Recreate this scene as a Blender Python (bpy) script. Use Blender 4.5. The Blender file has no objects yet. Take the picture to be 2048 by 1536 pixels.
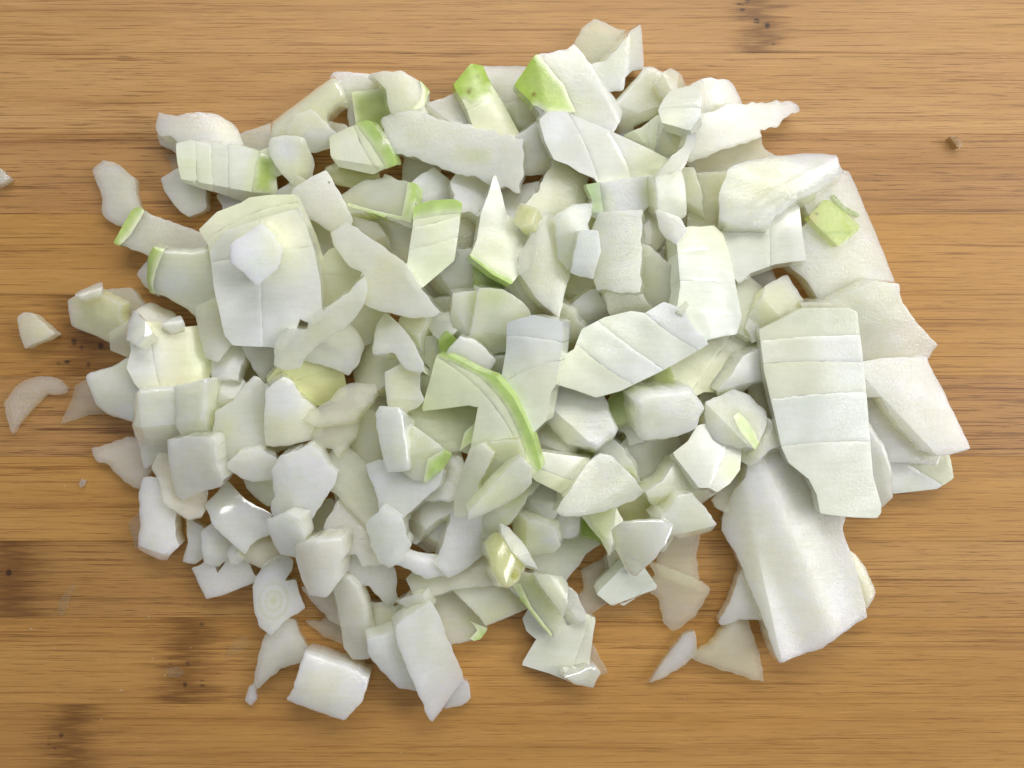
import bpy, bmesh, math, random
import numpy as np
from mathutils import Vector, Matrix
from mathutils.geometry import delaunay_2d_cdt

# ------------------------------------------------------------------ camera, light, exposure
SC = bpy.context.scene
COL = SC.collection
MM = .001
cam = bpy.data.cameras.new('camera'); cam_o = bpy.data.objects.new('camera', cam); COL.objects.link(cam_o)
cam_o.location = (0, 0, .1774); cam_o.rotation_euler = (0, 0, 0)
cam.sensor_width = 36; cam.lens = 31.18; cam.clip_start = .005; cam.clip_end = 20
SC.camera = cam_o
w = bpy.data.worlds.new('World'); SC.world = w; w.use_nodes = True
bg = w.node_tree.nodes['Background']; bg.inputs[0].default_value = (.95, .98, 1.04, 1); bg.inputs[1].default_value = .36
def area(name, loc, target, sx, sy, power, col):
    l = bpy.data.lights.new(name, 'AREA'); l.shape = 'RECTANGLE'; l.size = sx; l.size_y = sy; l.energy = power; l.color = col
    o = bpy.data.objects.new(name, l); COL.objects.link(o); o.location = loc
    o.rotation_euler = (Vector(target)-Vector(loc)).to_track_quat('-Z', 'Y').to_euler()
    return o
area('kitchen_lamp', (.06, .30, .34), (.02, .02, 0), .42, .16, 1.26, (1.0, .985, .955))
area('right_fill', (.55, .05, .42), (.0, .0, 0), .35, .35, 2.3, (1.0, .985, .965))  # added soft fill that brightens the right side; no such source is seen
SC.view_settings.view_transform = 'Standard'; SC.view_settings.look = 'None'
SC.view_settings.exposure = 0; SC.view_settings.gamma = 1
SC.cycles.use_denoising = True
SC.cycles.max_bounces = 16; SC.cycles.diffuse_bounces = 12; SC.cycles.transmission_bounces = 12; SC.cycles.use_adaptive_sampling = True; SC.cycles.adaptive_threshold = .025; SC.cycles.transparent_max_bounces = 20

# ------------------------------------------------------------------ materials
def nt(name):
    m = bpy.data.materials.new(name); m.use_nodes = True; t = m.node_tree; t.nodes.clear()
    return m, t
class N:
    def __init__(s, t): s.t = t
    def __call__(s, kind, ins=None, **kw):
        n = s.t.nodes.new(kind)
        for k, v in kw.items(): setattr(n, k, v)
        for k, v in (ins or {}).items():
            i = n.inputs[k]
            if isinstance(v, bpy.types.NodeSocket): s.t.links.new(v, i)
            else: i.default_value = v
        return n
    def math(s, op, a, b=0., c=None, clamp=False):
        d = {0: a, 1: b}
        if c is not None: d[2] = c
        return s('ShaderNodeMath', d, operation=op, use_clamp=clamp).outputs[0]
    def mix(s, f, a, b, bt='MIX'):
        n = s('ShaderNodeMix', data_type='RGBA', blend_type=bt)
        for k, v in ((0, f), (6, a), (7, b)):
            if isinstance(v, bpy.types.NodeSocket): s.t.links.new(v, n.inputs[k])
            else: n.inputs[k].default_value = v if k == 0 else (tuple(v)+(1,))[:4]
        return n.outputs[2]
    def ramp(s, f, stops):
        n = s('ShaderNodeValToRGB', {0: f}); e = n.color_ramp.elements
        while len(e) < len(stops): e.new(.5)
        for q, (p, c) in zip(e, stops): q.position = p; q.color = (tuple(c)+(1,))[:4]
        return n.outputs[0]

def flesh(name, scale=.007, sss=1., shine=2.2, bumpy=.4):
    """moist translucent flesh: part of the light is scattered back, part goes on through, and one sees a little way in"""
    m, t = nt(name); n = N(t)
    tint = n('ShaderNodeVertexColor', layer_name='tint'); surf = n('ShaderNodeVertexColor', layer_name='surf')
    sp = n('ShaderNodeSeparateColor', {0: surf.outputs[0]}); wet, grain, fib = sp.outputs[0], sp.outputs[1], sp.outputs[2]
    co = n('ShaderNodeTexCoord').outputs['Object']
    seed = n('ShaderNodeObjectInfo').outputs['Random']
    off = n('ShaderNodeVectorMath', {0: co, 1: n('ShaderNodeCombineXYZ', {0: seed, 1: n.math('MULTIPLY', seed, 7.3), 2: seed}).outputs[0]}, operation='ADD').outputs[0]
    mott = n('ShaderNodeTexNoise', {'Vector': off, 'Scale': 330., 'Detail': 4., 'Roughness': .6}).outputs[0]
    fine = n('ShaderNodeTexNoise', {'Vector': off, 'Scale': 1700., 'Detail': 3., 'Roughness': .65}).outputs[0]
    cell = n('ShaderNodeTexVoronoi', {'Vector': off, 'Scale': 2600.}).outputs[0]
    vein = n('ShaderNodeTexNoise', {'Vector': n('ShaderNodeMapping', {'Vector': off, 'Rotation': n('ShaderNodeCombineXYZ', {2: n.math('MULTIPLY', seed, 40.)}).outputs[0], 'Scale': (160., 1300., 300.)}).outputs[0], 'Scale': 1., 'Detail': 2.}).outputs[0]
    c = n.mix(n.math('MULTIPLY_ADD', mott, 2.2, -.8, True), n.mix(1., tint.outputs[0], (.97, .975, .945), 'MULTIPLY'), tint.outputs[0])
    c = n.mix(n.math('MULTIPLY_ADD', vein, 3., -1.2, True), c, n.mix(1., c, (.955, .96, .925), 'MULTIPLY'))
    c = n.mix(n.math('MULTIPLY', n.math('MULTIPLY_ADD', fine, -3., 1.6, True), .6), c, n.mix(1., c, (.89, .895, .865), 'MULTIPLY'))
    cloud = n('ShaderNodeTexNoise', {'Vector': off, 'Scale': 170., 'Detail': 2.}).outputs[0]
    c = n.mix(n.math('MULTIPLY_ADD', cloud, 4., -1.6, True), n.mix(1., c, (.915, .92, .885), 'MULTIPLY'), c)
    hgt = n.math('ADD', n.math('MULTIPLY', fine, .55), n.math('ADD', n.math('MULTIPLY', cell, n.math('MULTIPLY_ADD', grain, .2, .1)), n.math('MULTIPLY', vein, .35)))
    bump = n('ShaderNodeBump', {'Strength': bumpy, 'Distance': .00022, 'Height': hgt}).outputs[0]
    spark = n('ShaderNodeTexNoise', {'Vector': off, 'Scale': 3000., 'Detail': 1.}).outputs[0]
    cbump = n('ShaderNodeBump', {'Strength': n.math('MULTIPLY_ADD', wet, -.72, n.math('MULTIPLY_ADD', grain, .9, .55), True), 'Distance': .00014, 'Height': n.math('ADD', spark, n.math('MULTIPLY', fine, .5))}).outputs[0]
    body = n('ShaderNodeBsdfPrincipled', {'Base Color': c, 'Roughness': .45, 'Normal': bump, 'IOR': 1.37, 'Subsurface Weight': sss,
        'Subsurface Radius': (1.0, .97, .66), 'Subsurface Scale': scale, 'Specular IOR Level': .25}).outputs[0]
    tr = n('ShaderNodeBsdfTransparent', {0: (1.0, .995, .90, 1)}).outputs[0]
    edge = n.math('POWER', n('ShaderNodeLayerWeight', {'Blend': .5}).outputs['Facing'], 3.)
    op = n.math('ADD', tint.outputs[1], n.math('ADD', n.math('MULTIPLY', edge, .3), 0.), None, True)
    body = n('ShaderNodeMixShader', {0: op, 1: tr, 2: body}).outputs[0]
    rough = n.math('SUBTRACT', n.math('MULTIPLY_ADD', fine, .18, .07), n.math('MULTIPLY', wet, .05), None, True)
    gl = n('ShaderNodeBsdfGlossy', {0: (1, 1, 1, 1), 'Roughness': rough, 'Normal': cbump}).outputs[0]
    fr = n('ShaderNodeFresnel', {'IOR': 1.42, 'Normal': cbump}).outputs[0]
    front = n.math('SUBTRACT', 1., n('ShaderNodeNewGeometry').outputs['Backfacing'])
    o = n('ShaderNodeMixShader', {0: n.math('MULTIPLY', n.math('MULTIPLY', fr, front), n.math('MULTIPLY_ADD', wet, 2.6, shine), None, True), 1: body, 2: gl}).outputs[0]
    n('ShaderNodeOutputMaterial', {0: o})
    return m
M_FLESH = flesh('onion_flesh'); M_LAYER = flesh('onion_layer', .001, 0., 1.1, .12); M_SKIN = flesh('onion_green_skin', .001, .3, 1.2, .16); M_THIN = flesh('onion_thin', .004, 1., .8)

def bamboo(name, base, dark, light, seed, contrast, node_x=None, node_w=.006, halo=.15):
    m, t = nt(name); n = N(t)
    co = n('ShaderNodeTexCoord').outputs['Object']
    contrast *= 1.3
    base, dark, light = [tuple(min(1,k*v) for k,v in zip((.95,.925,.83),q)) for q in (base, dark, light)]
    def nz(sx, sy, d=3., r=.55, s=0.):
        mp = n('ShaderNodeMapping', {'Vector': co, 'Location': (seed*3.17+s, seed*1.31+s, seed), 'Scale': (sx, sy, sy)})
        return n('ShaderNodeTexNoise', {'Vector': mp.outputs[0], 'Scale': 1., 'Detail': d, 'Roughness': r}).outputs[0]
    wob = nz(14., 60., 2., .5, 4.)
    fib = nz(30., 2300., 4., .7)          # long dark fibres
    fib2 = nz(110., 5000., 3., .7, 9.)     # short fine dashes
    fib3 = nz(8., 700., 3., .6, 5.)        # long broad fibres
    sheen = nz(28., 75., 3., .6, 8.)
    band = nz(3., 170., 2., .5, 2.)        # broad streaks
    patch = nz(22., 130., 3., .6, 6.)
    c = n.mix(n.math('MULTIPLY_ADD', band, 1.6, -.35, True), base, light)
    c = n.mix(n.math('MULTIPLY', n.math('MULTIPLY_ADD', fib3, -5., 2.3, True), contrast*.6), c, dark)
    c = n.mix(n.math('MULTIPLY', n.math('MULTIPLY_ADD', fib, -11., 4.95, True), contrast), c, dark)
    c = n.mix(n.math('MULTIPLY', n.math('MULTIPLY_ADD', sheen, 3., -1.45, True), .5), c, n.mix(1., c, (1.05, 1.04, 1.35), 'MULTIPLY'))  # patches of greyish sheen painted into the colour
    c = n.mix(n.math('MULTIPLY', n.math('MULTIPLY_ADD', fib2, -11., 4.7, True), contrast*.8), c, tuple(.6*v for v in dark))
    c = n.mix(n.math('MULTIPLY', n.math('MULTIPLY_ADD', fib2, 9., -5.3, True), .6), c, tuple(min(1, 1.25*v) for v in light))
    c = n.mix(n.math('MULTIPLY', n.math('MULTIPLY_ADD', patch, 2.4, -1.1, True), .55), c, n.mix(1., c, (.74, .66, .55), 'MULTIPLY'))
    hgt = n.math('ADD', n.math('MULTIPLY', fib, .7), n.math('MULTIPLY', fib2, .6))
    if node_x is not None:
        sx = n('ShaderNodeSeparateXYZ', {0: co}).outputs[0]
        d = n.math('DIVIDE', n.math('ADD', n.math('SUBTRACT', sx, node_x), n.math('MULTIPLY', n.math('SUBTRACT', nz(60., 1100., 4., .7), .5), .022)), node_w)
        g = n.math('POWER', 2.718, n.math('MULTIPLY', n.math('MULTIPLY', d, d), -1.))
        c = n.mix(n.math('MULTIPLY', g, .85), c, n.mix(1., c, (.42, .33, .20), 'MULTIPLY'))
        d2 = n.math('DIVIDE', n.math('SUBTRACT', sx, node_x), node_w*6); g2 = n.math('POWER', 2.718, n.math('MULTIPLY', n.math('MULTIPLY', d2, d2), -1.))
        c = n.mix(n.math('MULTIPLY', g2, halo), c, n.mix(1., c, (.55, .46, .34), 'MULTIPLY'))
        vo = n('ShaderNodeTexVoronoi', {'Vector': n('ShaderNodeMapping', {'Vector': co, 'Location': (seed, seed, 0), 'Scale': (300., 260., 1.)}).outputs[0], 'Scale': 1.}).outputs[0]
        dot = n.math('MULTIPLY', n.math('MULTIPLY_ADD', vo, -9., 2.1, True), n.math('MULTIPLY_ADD', g, 2.2, -1.0, True))
        c = n.mix(n.math('MULTIPLY', dot, .9), c, (.035, .012, .004))
    bump = n('ShaderNodeBump', {'Strength': .35, 'Distance': .00012, 'Height': hgt}).outputs[0]
    p = n('ShaderNodeBsdfPrincipled', {'Base Color': c, 'Roughness': n.math('MULTIPLY_ADD', fib2, .3, .33), 'Normal': bump, 'Specular IOR Level': .45})
    n('ShaderNodeOutputMaterial', {0: p.outputs[0]})
    return m

# ------------------------------------------------------------------ helpers
# ---- shared shape functions (pasted into scene.py) ----
def dist_poly(P, Q):
    """distance of points P (n,2) to closed polyline Q (m,2)"""
    A = Q; B = np.roll(Q, -1, axis=0); AB = B - A
    L2 = (AB**2).sum(1) + 1e-12
    best = np.full(len(P), 1e9)
    for s in range(0, len(P), 4000):
        p = P[s:s+4000, None, :] - A[None]
        t = np.clip((p*AB[None]).sum(2)/L2[None], 0, 1)
        d = p - t[..., None]*AB[None]
        best[s:s+4000] = np.sqrt((d**2).sum(2)).min(1)
    return best
def inside(P, Q):
    x, y = P[:, 0], P[:, 1]
    r = np.zeros(len(P), bool)
    n = len(Q)
    for i in range(n):
        x1, y1 = Q[i]; x2, y2 = Q[(i+1) % n]
        if y1 == y2: continue
        c = ((y1 > y) != (y2 > y)) & (x < (x2-x1)*(y-y1)/(y2-y1)+x1)
        r ^= c
    return r
def relief(P, S):
    """top and bottom height (mm) of a piece over its base plane"""
    t = S['t']; o = S.get('o', {})
    arch = np.zeros(len(P))
    if 'k' in o:
        sag, a = o['k']; a = -math.radians(a)
        v = -math.sin(a)*P[:, 0] + math.cos(a)*P[:, 1]
        q = S['out']; vq = -math.sin(a)*q[:, 0] + math.cos(a)*q[:, 1]
        c = (vq.max()+vq.min())/2; h = (vq.max()-vq.min())/2 + 1e-6
        arch = sag*np.clip(1-((v-c)/h)**2, 0, 1)
    z = t + arch
    if 'wave' in o:
        a, wl, amp, ph = o['wave']; a = -math.radians(a)
        v = -math.sin(a)*P[:, 0] + math.cos(a)*P[:, 1]
        z = z + amp*np.cos(2*math.pi*v/wl + math.radians(ph))
    for f in o.get('folds', []):
        ax, ay, bx, by, s = f
        if s == 0: continue
        dx, dy = bx-ax, by-ay; L = math.hypot(dx, dy)
        d = ((P[:, 0]-ax)*dy - (P[:, 1]-ay)*dx)/L
        z = np.minimum(z, z - s*np.clip(d, 0, None))
    if 'valley' in o:
        ax, ay, bx, by, s = o['valley']
        dx, dy = bx-ax, by-ay; L = math.hypot(dx, dy)
        d = ((P[:, 0]-ax)*dy - (P[:, 1]-ay)*dx)/L
        z = z - 1.6*np.exp(-(d/1.6)**2) + .12*np.clip(d, 0, None)
    if 'hole' in o:
        hx, hy, hr = o['hole']
        z = z - 2.2*np.exp(-(((P[:, 0]-hx)**2+(P[:, 1]-hy)**2)/(hr*.55)**2)**2)
    bot = arch*.75
    z = np.maximum(z, bot + .22*t)
    return z, bot

RGB = dict(w=(.965,.965,.93), b=(.925,.955,.985), bb=(.83,.90,.99), v=(.925,.93,.97), lv=(.86,.88,.97), y=(.93,.93,.70), yw=(.92,.94,.79),
    yy=(.83,.85,.46), cr=(.94,.91,.76), gw=(.925,.95,.875), gl=(.85,.905,.62), g=(.60,.73,.30), G=(.38,.55,.11), G2=(.25,.42,.08),
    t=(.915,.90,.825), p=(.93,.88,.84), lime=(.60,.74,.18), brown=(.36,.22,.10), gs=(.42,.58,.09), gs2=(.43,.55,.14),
    gs3=(.50,.68,.20), gs4=(.60,.77,.45))
RGB['or'] = (.62, .50, .10)
def smooth_outline(q, ds, rag, rs, keep=.25):
    pts = []
    for i in range(len(q)):
        a, b = q[i], q[(i+1) % len(q)]; L = np.hypot(*(b-a)); k = max(1, int(round(L/ds)))
        for j in range(k): pts.append(a+(b-a)*j/k)
    p = np.array(pts)
    p = p*(1-keep) + keep*.5*(np.roll(p, 1, 0)+np.roll(p, -1, 0))
    tg = np.roll(p, -1, 0)-np.roll(p, 1, 0); tg /= np.linalg.norm(tg, axis=1)[:, None]+1e-9
    nrm = np.c_[tg[:, 1], -tg[:, 0]]
    k = rs.normal(size=len(p)); k2 = k + .6*np.roll(k, 1) + .6*np.roll(k, -1)
    return p + nrm*(k2*rag*.62)[:, None]
def clip_cut(q, cut, side):
    """keep the part of outline q on one side of a (bulged) cut line"""
    ax, ay, bx, by, bl = cut
    d = np.array([bx-ax, by-ay]); L = np.hypot(*d); d /= L; nn = np.array([-d[1], d[0]])
    u = (q-[ax, ay])@d; v = (q-[ax, ay])@nn
    tt = u/L; vv = v-4*bl*tt*(1-tt)
    W = np.c_[u, vv*side]; res = []
    for i in range(len(W)):
        a, b = W[i], W[(i+1) % len(W)]
        if a[1] >= 0: res.append(a)
        if (a[1] >= 0) != (b[1] >= 0):
            s = a[1]/(a[1]-b[1]); res.append(a+(b-a)*s)
    if len(res) < 3: return None
    R = []
    for i in range(len(res)):                 # densify along the cut so that the bulge shows
        a, b = res[i], res[(i+1) % len(res)]; R.append(a)
        if abs(a[1]) < 1e-6 and abs(b[1]) < 1e-6:
            k = int(abs(b[0]-a[0])/.8)
            for j in range(1, k): R.append(a+(b-a)*j/k)
    R = np.array(R); tt = R[:, 0]/L; v = R[:, 1]*side+4*bl*tt*(1-tt)
    return np.array([ax, ay])+R[:, :1]*d+v[:, None]*nn
def signed_area(q): return .5*np.sum(q[:, 0]*np.roll(q[:, 1], -1)-np.roll(q[:, 0], -1)*q[:, 1])
def triangulate(q, extra, rr, step):
    """points and triangles of the region inside outline q"""
    n = len(q)
    lo, hi = q.min(0), q.max(0)
    gx, gy = np.meshgrid(np.arange(lo[0], hi[0], step), np.arange(lo[1], hi[1], step*.87))
    gx = gx + (np.arange(gx.shape[0]) % 2)[:, None]*step*.5
    cand = [np.c_[gx.ravel(), gy.ravel()]]
    tg = np.roll(q, -1, 0)-np.roll(q, 1, 0); tg /= np.linalg.norm(tg, axis=1)[:, None]+1e-9
    nrm = np.c_[-tg[:, 1], tg[:, 0]]          # inward for counter-clockwise
    pts = [q]
    for f in ((.12, .4, .7, 1.0) if rr > .3 else (max(1., .16/rr),)):
        r = q+nrm*rr*f; ok = inside(r, q); dd = dist_poly(r, q)
        pts.append(r[ok & (dd > rr*f*.8)])
    if len(extra):
        ok = inside(extra, q); e = extra[ok]
        if len(e): e = e[dist_poly(e, q) > max(rr*.6, .2)]; pts.append(e)
    g = cand[0]; ok = inside(g, q); g = g[ok]
    if len(g): g = g[dist_poly(g, q) > max(rr, .16)+step*.35]
    if len(g) and len(extra): 
        dd = np.sqrt(((g[:, None]-extra[None])**2).sum(2)).min(1); g = g[dd > step*.45]
    pts.append(g)
    A = np.concatenate([p for p in pts if len(p)])
    vs, es, fs, _, _, _ = delaunay_2d_cdt([Vector(p) for p in A], [(i, (i+1) % n) for i in range(n)], [], 1, 1e-4)
    V = np.array([(v.x, v.y) for v in vs]); F = np.array([f for f in fs if len(f) == 3])
    cen = V[F].mean(1); F = F[inside(cen, q)]
    return V, F
def boundary_loop(F):
    """ordered boundary vertex loop (longest)"""
    e = {}
    cnt = {}
    for a, b, c in F:
        for u, v in ((a, b), (b, c), (c, a)): cnt[(u, v)] = 1
    nxt = {u: v for (u, v) in cnt if (v, u) not in cnt}
    best = []
    seen = set()
    for s in list(nxt):
        if s in seen: continue
        loop = [s]; seen.add(s); c = nxt[s]
        while c != s and c in nxt and c not in seen: loop.append(c); seen.add(c); c = nxt[c]
        if len(loop) > len(best): best = loop
    return best
def lowfreq(P, rs, amp, wl):
    z = np.zeros(len(P))
    for _ in range(5):
        a = rs.uniform(0, 6.28); f = 2*math.pi/(wl*rs.uniform(.6, 1.6))
        z += np.sin((P[:, 0]*math.cos(a)+P[:, 1]*math.sin(a))*f+rs.uniform(0, 6.28))
    return z*amp*.45
def make_mesh(name, V, F, tint, surf, mat, ang=28):
    me = bpy.data.meshes.new(name)
    me.from_pydata([tuple(v) for v in V*MM], [], [tuple(int(i) for i in f) for f in F])
    me.validate(); me.update()
    for nm, arr in (('tint', tint), ('surf', surf)):
        a = me.color_attributes.new(nm, 'FLOAT_COLOR', 'POINT'); a.data.foreach_set('color', arr.astype(np.float32).ravel())
    me.polygons.foreach_set('use_smooth', [True]*len(me.polygons))
    me.set_sharp_from_angle(angle=math.radians(ang))
    me.materials.append(mat)
    return me
def paint(P, S, rs, base):
    """pigment of the piece: base colour, patches, specks, rings"""
    o = S['o']
    c = np.tile(np.array(base)*rs.uniform(.96, 1.03)*(1+rs.normal(size=3)*.012), (len(P), 1))
    def blend(w, col):
        c[:] = c*(1-w[:, None])+np.array(col)*w[:, None]
    q = S['out']; lo, sz = q.min(0), np.ptp(q, axis=0)
    if S['t'] > 1.9 and min(S['base']) > .5:
        pal = [RGB['y'], RGB['gl'], RGB['y'], RGB['gw'], RGB['yw'], RGB['w']]
        r2 = np.random.RandomState(S['id'])
        for k in range(3):
            ctr = lo+sz*r2.uniform(-.05, 1.05, 2); rad = sz.mean()*r2.uniform(.25, .55); col2 = pal[r2.randint(6)]
            blend(r2.uniform(.2, .6)*S['vary']*np.exp(-(np.linalg.norm(P-ctr, axis=1)/rad)**2), col2)
    for x, y, r, k, s in o.get('blobs', []):
        d = np.hypot(P[:, 0]-x, P[:, 1]-y)/r
        blend(s*np.exp(-d**3*.8), RGB[k])
    for q in o.get('skin', []):
        q = np.array(q); d = dist_poly(P, q); d[inside(P, q)] = 0
        blend(.75*np.exp(-(d/1.3)**2), RGB['gl'] if o.get('skincol') != 'gs4' else (.66, .76, .58))
    if 'rings' in o:
        d = np.hypot(P[:, 0]-o['rings'][0], (P[:, 1]-o['rings'][1])*.8)
        blend(.6*(np.clip(np.sin(d*5.2)*1.4, 0, 1)*(d < 3.2)), (.80, .80, .62)); blend(.8*np.exp(-(d/.8)**2), (.82, .82, .60))
    if 'streak' in o:
        ax, ay, bx, by = o['streak']; A = np.array([ax, ay]); B = np.array([bx, by]); ab = B-A
        tt = np.clip(((P-A)@ab)/(ab@ab), 0, 1); d = np.linalg.norm(P-A-tt[:, None]*ab, axis=1)
        blend(.9*np.exp(-(d/.3)**2), RGB['G'])
    for x, y, r in o.get('spots', []):
        d = np.hypot(P[:, 0]-x, P[:, 1]-y)/max(r, .22)
        blend(.92*np.exp(-d**4), (.16, .10, .03) if r > .25 else (.03, .03, .02))
    return c
def slab(name, q, S, rs, base, mat, dz=0., step=.8, rr=None):
    """one closed piece of onion flesh with outline q"""
    o = S['o']; t = S['t']
    if signed_area(q) < 0: q = q[::-1]
    q = smooth_outline(q, .55, o.get('rag', .09)*(.4 if 'cuts' in o else 1), rs)
    rr = min(rr if rr is not None else o.get('rr', .03), t*.4)
    extra = []
    for f in o.get('folds', []):
        a, b = np.array(f[:2]), np.array(f[2:4]); k = max(2, int(np.hypot(*(b-a))/.5))
        extra += [a+(b-a)*j/k for j in range(-3, k+4)]
    for x, y, r in o.get('spots', []):
        extra += [np.array([x, y])] + [np.array([x+r*f*math.cos(a), y+r*f*math.sin(a)]) for f in (.6, 1.1, 1.8) for a in np.arange(0, 6.2, .7)]
    extra = np.array(extra) if extra else np.zeros((0, 2))
    if 'rings' in o or 'streak' in o: step = .38
    V, F = triangulate(q, extra, rr, step)
    loop = boundary_loop(F)
    bq = V[loop]
    d = dist_poly(V, bq); d[loop] = 0
    z, bot = relief(V, S)
    z = z + S['lf'](V) + dz
    e = np.clip(1-d/rr, 0, 1)
    z = z - rr*(1-np.sqrt(np.clip(1-e*e, 0, 1)))
    z = np.maximum(z, bot+.12*t)
    cen = bq.mean(0)
    tp = 1-min(.10, .35*t/ (np.ptp(bq, axis=0).min()+1e-6)*.3)
    Vb = cen+(V-cen)*tp
    n = len(V); L = len(loop)
    midxy = cen+(bq-cen)*(1+tp)/2 + rs.normal(size=(L, 2))*.035
    midz = (z[loop]*.45+bot[loop]*.55)
    top3 = np.c_[V, z]; bot3 = np.c_[Vb, bot]; mid3 = np.c_[midxy, midz]
    VV = np.concatenate([top3, bot3, mid3])
    faces = [tuple(f) for f in F]+[(f[0]+n, f[2]+n, f[1]+n) for f in F]
    for i in range(L):
        a, b = loop[i], loop[(i+1) % L]; ma, mb = 2*n+i, 2*n+(i+1) % L
        faces.append((a, ma, mb, b)); faces.append((ma, a+n, b+n, mb))
    PP = np.concatenate([V, V, bq])
    c = paint(PP, S, rs, base)
    wl = np.r_[np.zeros(n), np.ones(n), np.ones(L)]*.6; c = c*(1-wl[:, None])+np.array(RGB['y'])*c.mean(0)/.88*wl[:, None]  # walls and underside tinted yellow, imitating light passing through the flesh
    rim = np.r_[np.exp(-(d/.12)**2), np.zeros(n+L)]*.5; c = c*(1-rim[:, None])+np.array((.96, .96, .93))*rim[:, None] if min(base) > .5 else c
    op = np.full(len(PP), o.get('op', .74 if t > 3.9 else .62 if t > 2.2 else .58))
    if t < 2.2:                    # thinner towards the cut edge
        dd = np.concatenate([d, d, np.zeros(L)]); op = op*(.7+.3*np.clip(dd/1.2, 0, 1))
    sf = np.tile([min(1, o.get('wet', 0)), min(1., .5*o.get('grain', 0)), o.get('fibre', 0), 1.], (len(PP), 1))
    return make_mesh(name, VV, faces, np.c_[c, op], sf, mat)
def sheet(name, qs, S, rs, mat, lift, col=None, base=None):
    """thin sheet lying on the flesh and turning down over its edge: green skin, or one layer of a slice"""
    q = np.array(qs); out = S['out']; o = S['o']
    if signed_area(q) < 0: q = q[::-1]
    if signed_area(out) < 0: out = out[::-1]
    q = smooth_outline(q, .5, .03, rs, .15)
    for i in range(len(q)):                    # snap what lies outside to the edge
        if not inside(q[i:i+1], out)[0] or dist_poly(q[i:i+1], out)[0] < .18:
            A = out; B = np.roll(out, -1, 0); AB = B-A
            tt = np.clip(((q[i]-A)*AB).sum(1)/((AB**2).sum(1)+1e-9), 0, 1); pr = A+tt[:, None]*AB
            k = np.argmin(((q[i]-pr)**2).sum(1)); tn = AB[k]/(np.linalg.norm(AB[k])+1e-9)
            q[i] = pr[k]+np.array([tn[1], -tn[0]])*(.19 if base is not None or 'cuts' not in o else .31)
    keep = [0]
    for i in range(1, len(q)):
        if np.hypot(*(q[i]-q[keep[-1]])) > .12: keep.append(i)
    q = q[keep]
    if np.hypot(*(q[0]-q[-1])) < .12: q = q[:-1]
    extra = []
    for f in o.get('folds', []):
        a, b = np.array(f[:2]), np.array(f[2:4]); k = max(2, int(np.hypot(*(b-a))/.5))
        extra += [a+(b-a)*j/k for j in range(-3, k+4)]
    V, F = triangulate(q, np.array(extra) if extra else np.zeros((0, 2)), .25, .7)
    loop = boundary_loop(F); bq = V[loop]
    d = dist_poly(V, out); d[~inside(V, out)] = 0; outer = d < .2
    z, bot = relief(V, S); rr = o.get('rr', .03)
    z = z + S['lf'](V) + lift
    e = np.clip(1-d/rr, 0, 1); z = z-rr*.6*(1-np.sqrt(np.clip(1-e*e, 0, 1)))
    de = dist_poly(V, bq); de[loop] = 0
    z = z - np.where(outer, 0, .8*lift*np.clip(1-de/.3, 0, 1))     # feather the inner edge down on to the flesh
    lz = np.where(outer, bot+.3*(z-bot), z-.35)
    n = len(V)
    VV = np.concatenate([np.c_[V, z], np.c_[V, lz]])
    faces = [tuple(f) for f in F]+[(f[0]+n, f[2]+n, f[1]+n) for f in F]
    for i in range(len(loop)):
        a, b = loop[i], loop[(i+1) % len(loop)]; faces.append((a, a+n, b+n, b))
    if base is not None:
        cc = paint(V, S, rs, base); al = np.ones(n)
    else:
        din = dist_poly(V, out); sp = max(.5, np.percentile(din, 92))
        f = np.clip(din/sp, 0, 1)
        cc = np.array(col)*(1-.32*f[:, None])+np.array(RGB['gl'])*.32*f[:, None]
        inner = loop[:]; ib = V[[i for i in loop if not outer[i]]]
        di = np.sqrt(((V[:, None]-ib[None])**2).sum(2)).min(1) if len(ib) else np.full(n, 9.)
        al = np.ones(n); fl = np.clip(di/max(.35, min(1.4, sp*.6)), 0, 1)**.8      # fades into the flesh
        cc = cc*fl[:, None]+paint(V, S, rs, S['base'])*(1-fl[:, None])
        cc = cc*(1+lowfreq(V, rs, .05, 2.5)[:, None])
        for x, y, r in o.get('spots', []):
            w8 = .9*np.exp(-(np.hypot(V[:, 0]-x, V[:, 1]-y)/max(r, .25))**4); cc = cc*(1-w8[:, None])+np.array((.22, .13, .02))*w8[:, None]
    al2 = al
    return make_mesh(name, VV, faces, np.c_[np.r_[cc, cc], np.r_[al, al2]], np.tile([min(1, .25+o.get('wet', 0)), min(1., .5*o.get('grain', 0)), 0, 1.], (2*n, 1)), mat)

# ------------------------------------------------------------------ the cutting board, strip by strip
board = bpy.data.objects.new('cutting_board', None); COL.objects.link(board)
board['label'] = 'bamboo cutting board of glued strips with fine horizontal grain and dark knots'; board['category'] = 'cutting board'
TONES = dict(tan=((.47, .255, .088), (.25, .115, .033), (.57, .34, .14)), gold=((.46, .235, .060), (.25, .108, .022), (.55, .305, .095)),
    brown=((.43, .22, .07), (.20, .085, .025), (.50, .285, .115)), dark=((.445, .232, .066), (.22, .095, .023), (.54, .305, .105)))
EDGE = [-62, 106, 268, 428, 590, 752, 913, 1082, 1235, 1408, 1570]
KIND = [('tan', .55, 1520, .0042), ('tan', .7, None, 0), ('brown', .8, None, 0), ('gold', .6, None, 0), ('gold', .7, 175, .006), ('brown', .85, None, 0),
        ('gold', .6, None, 0), ('dark', .8, 22, .006), ('gold', .6, 375, .0052), ('gold', .5, 140, .0055)]
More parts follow.
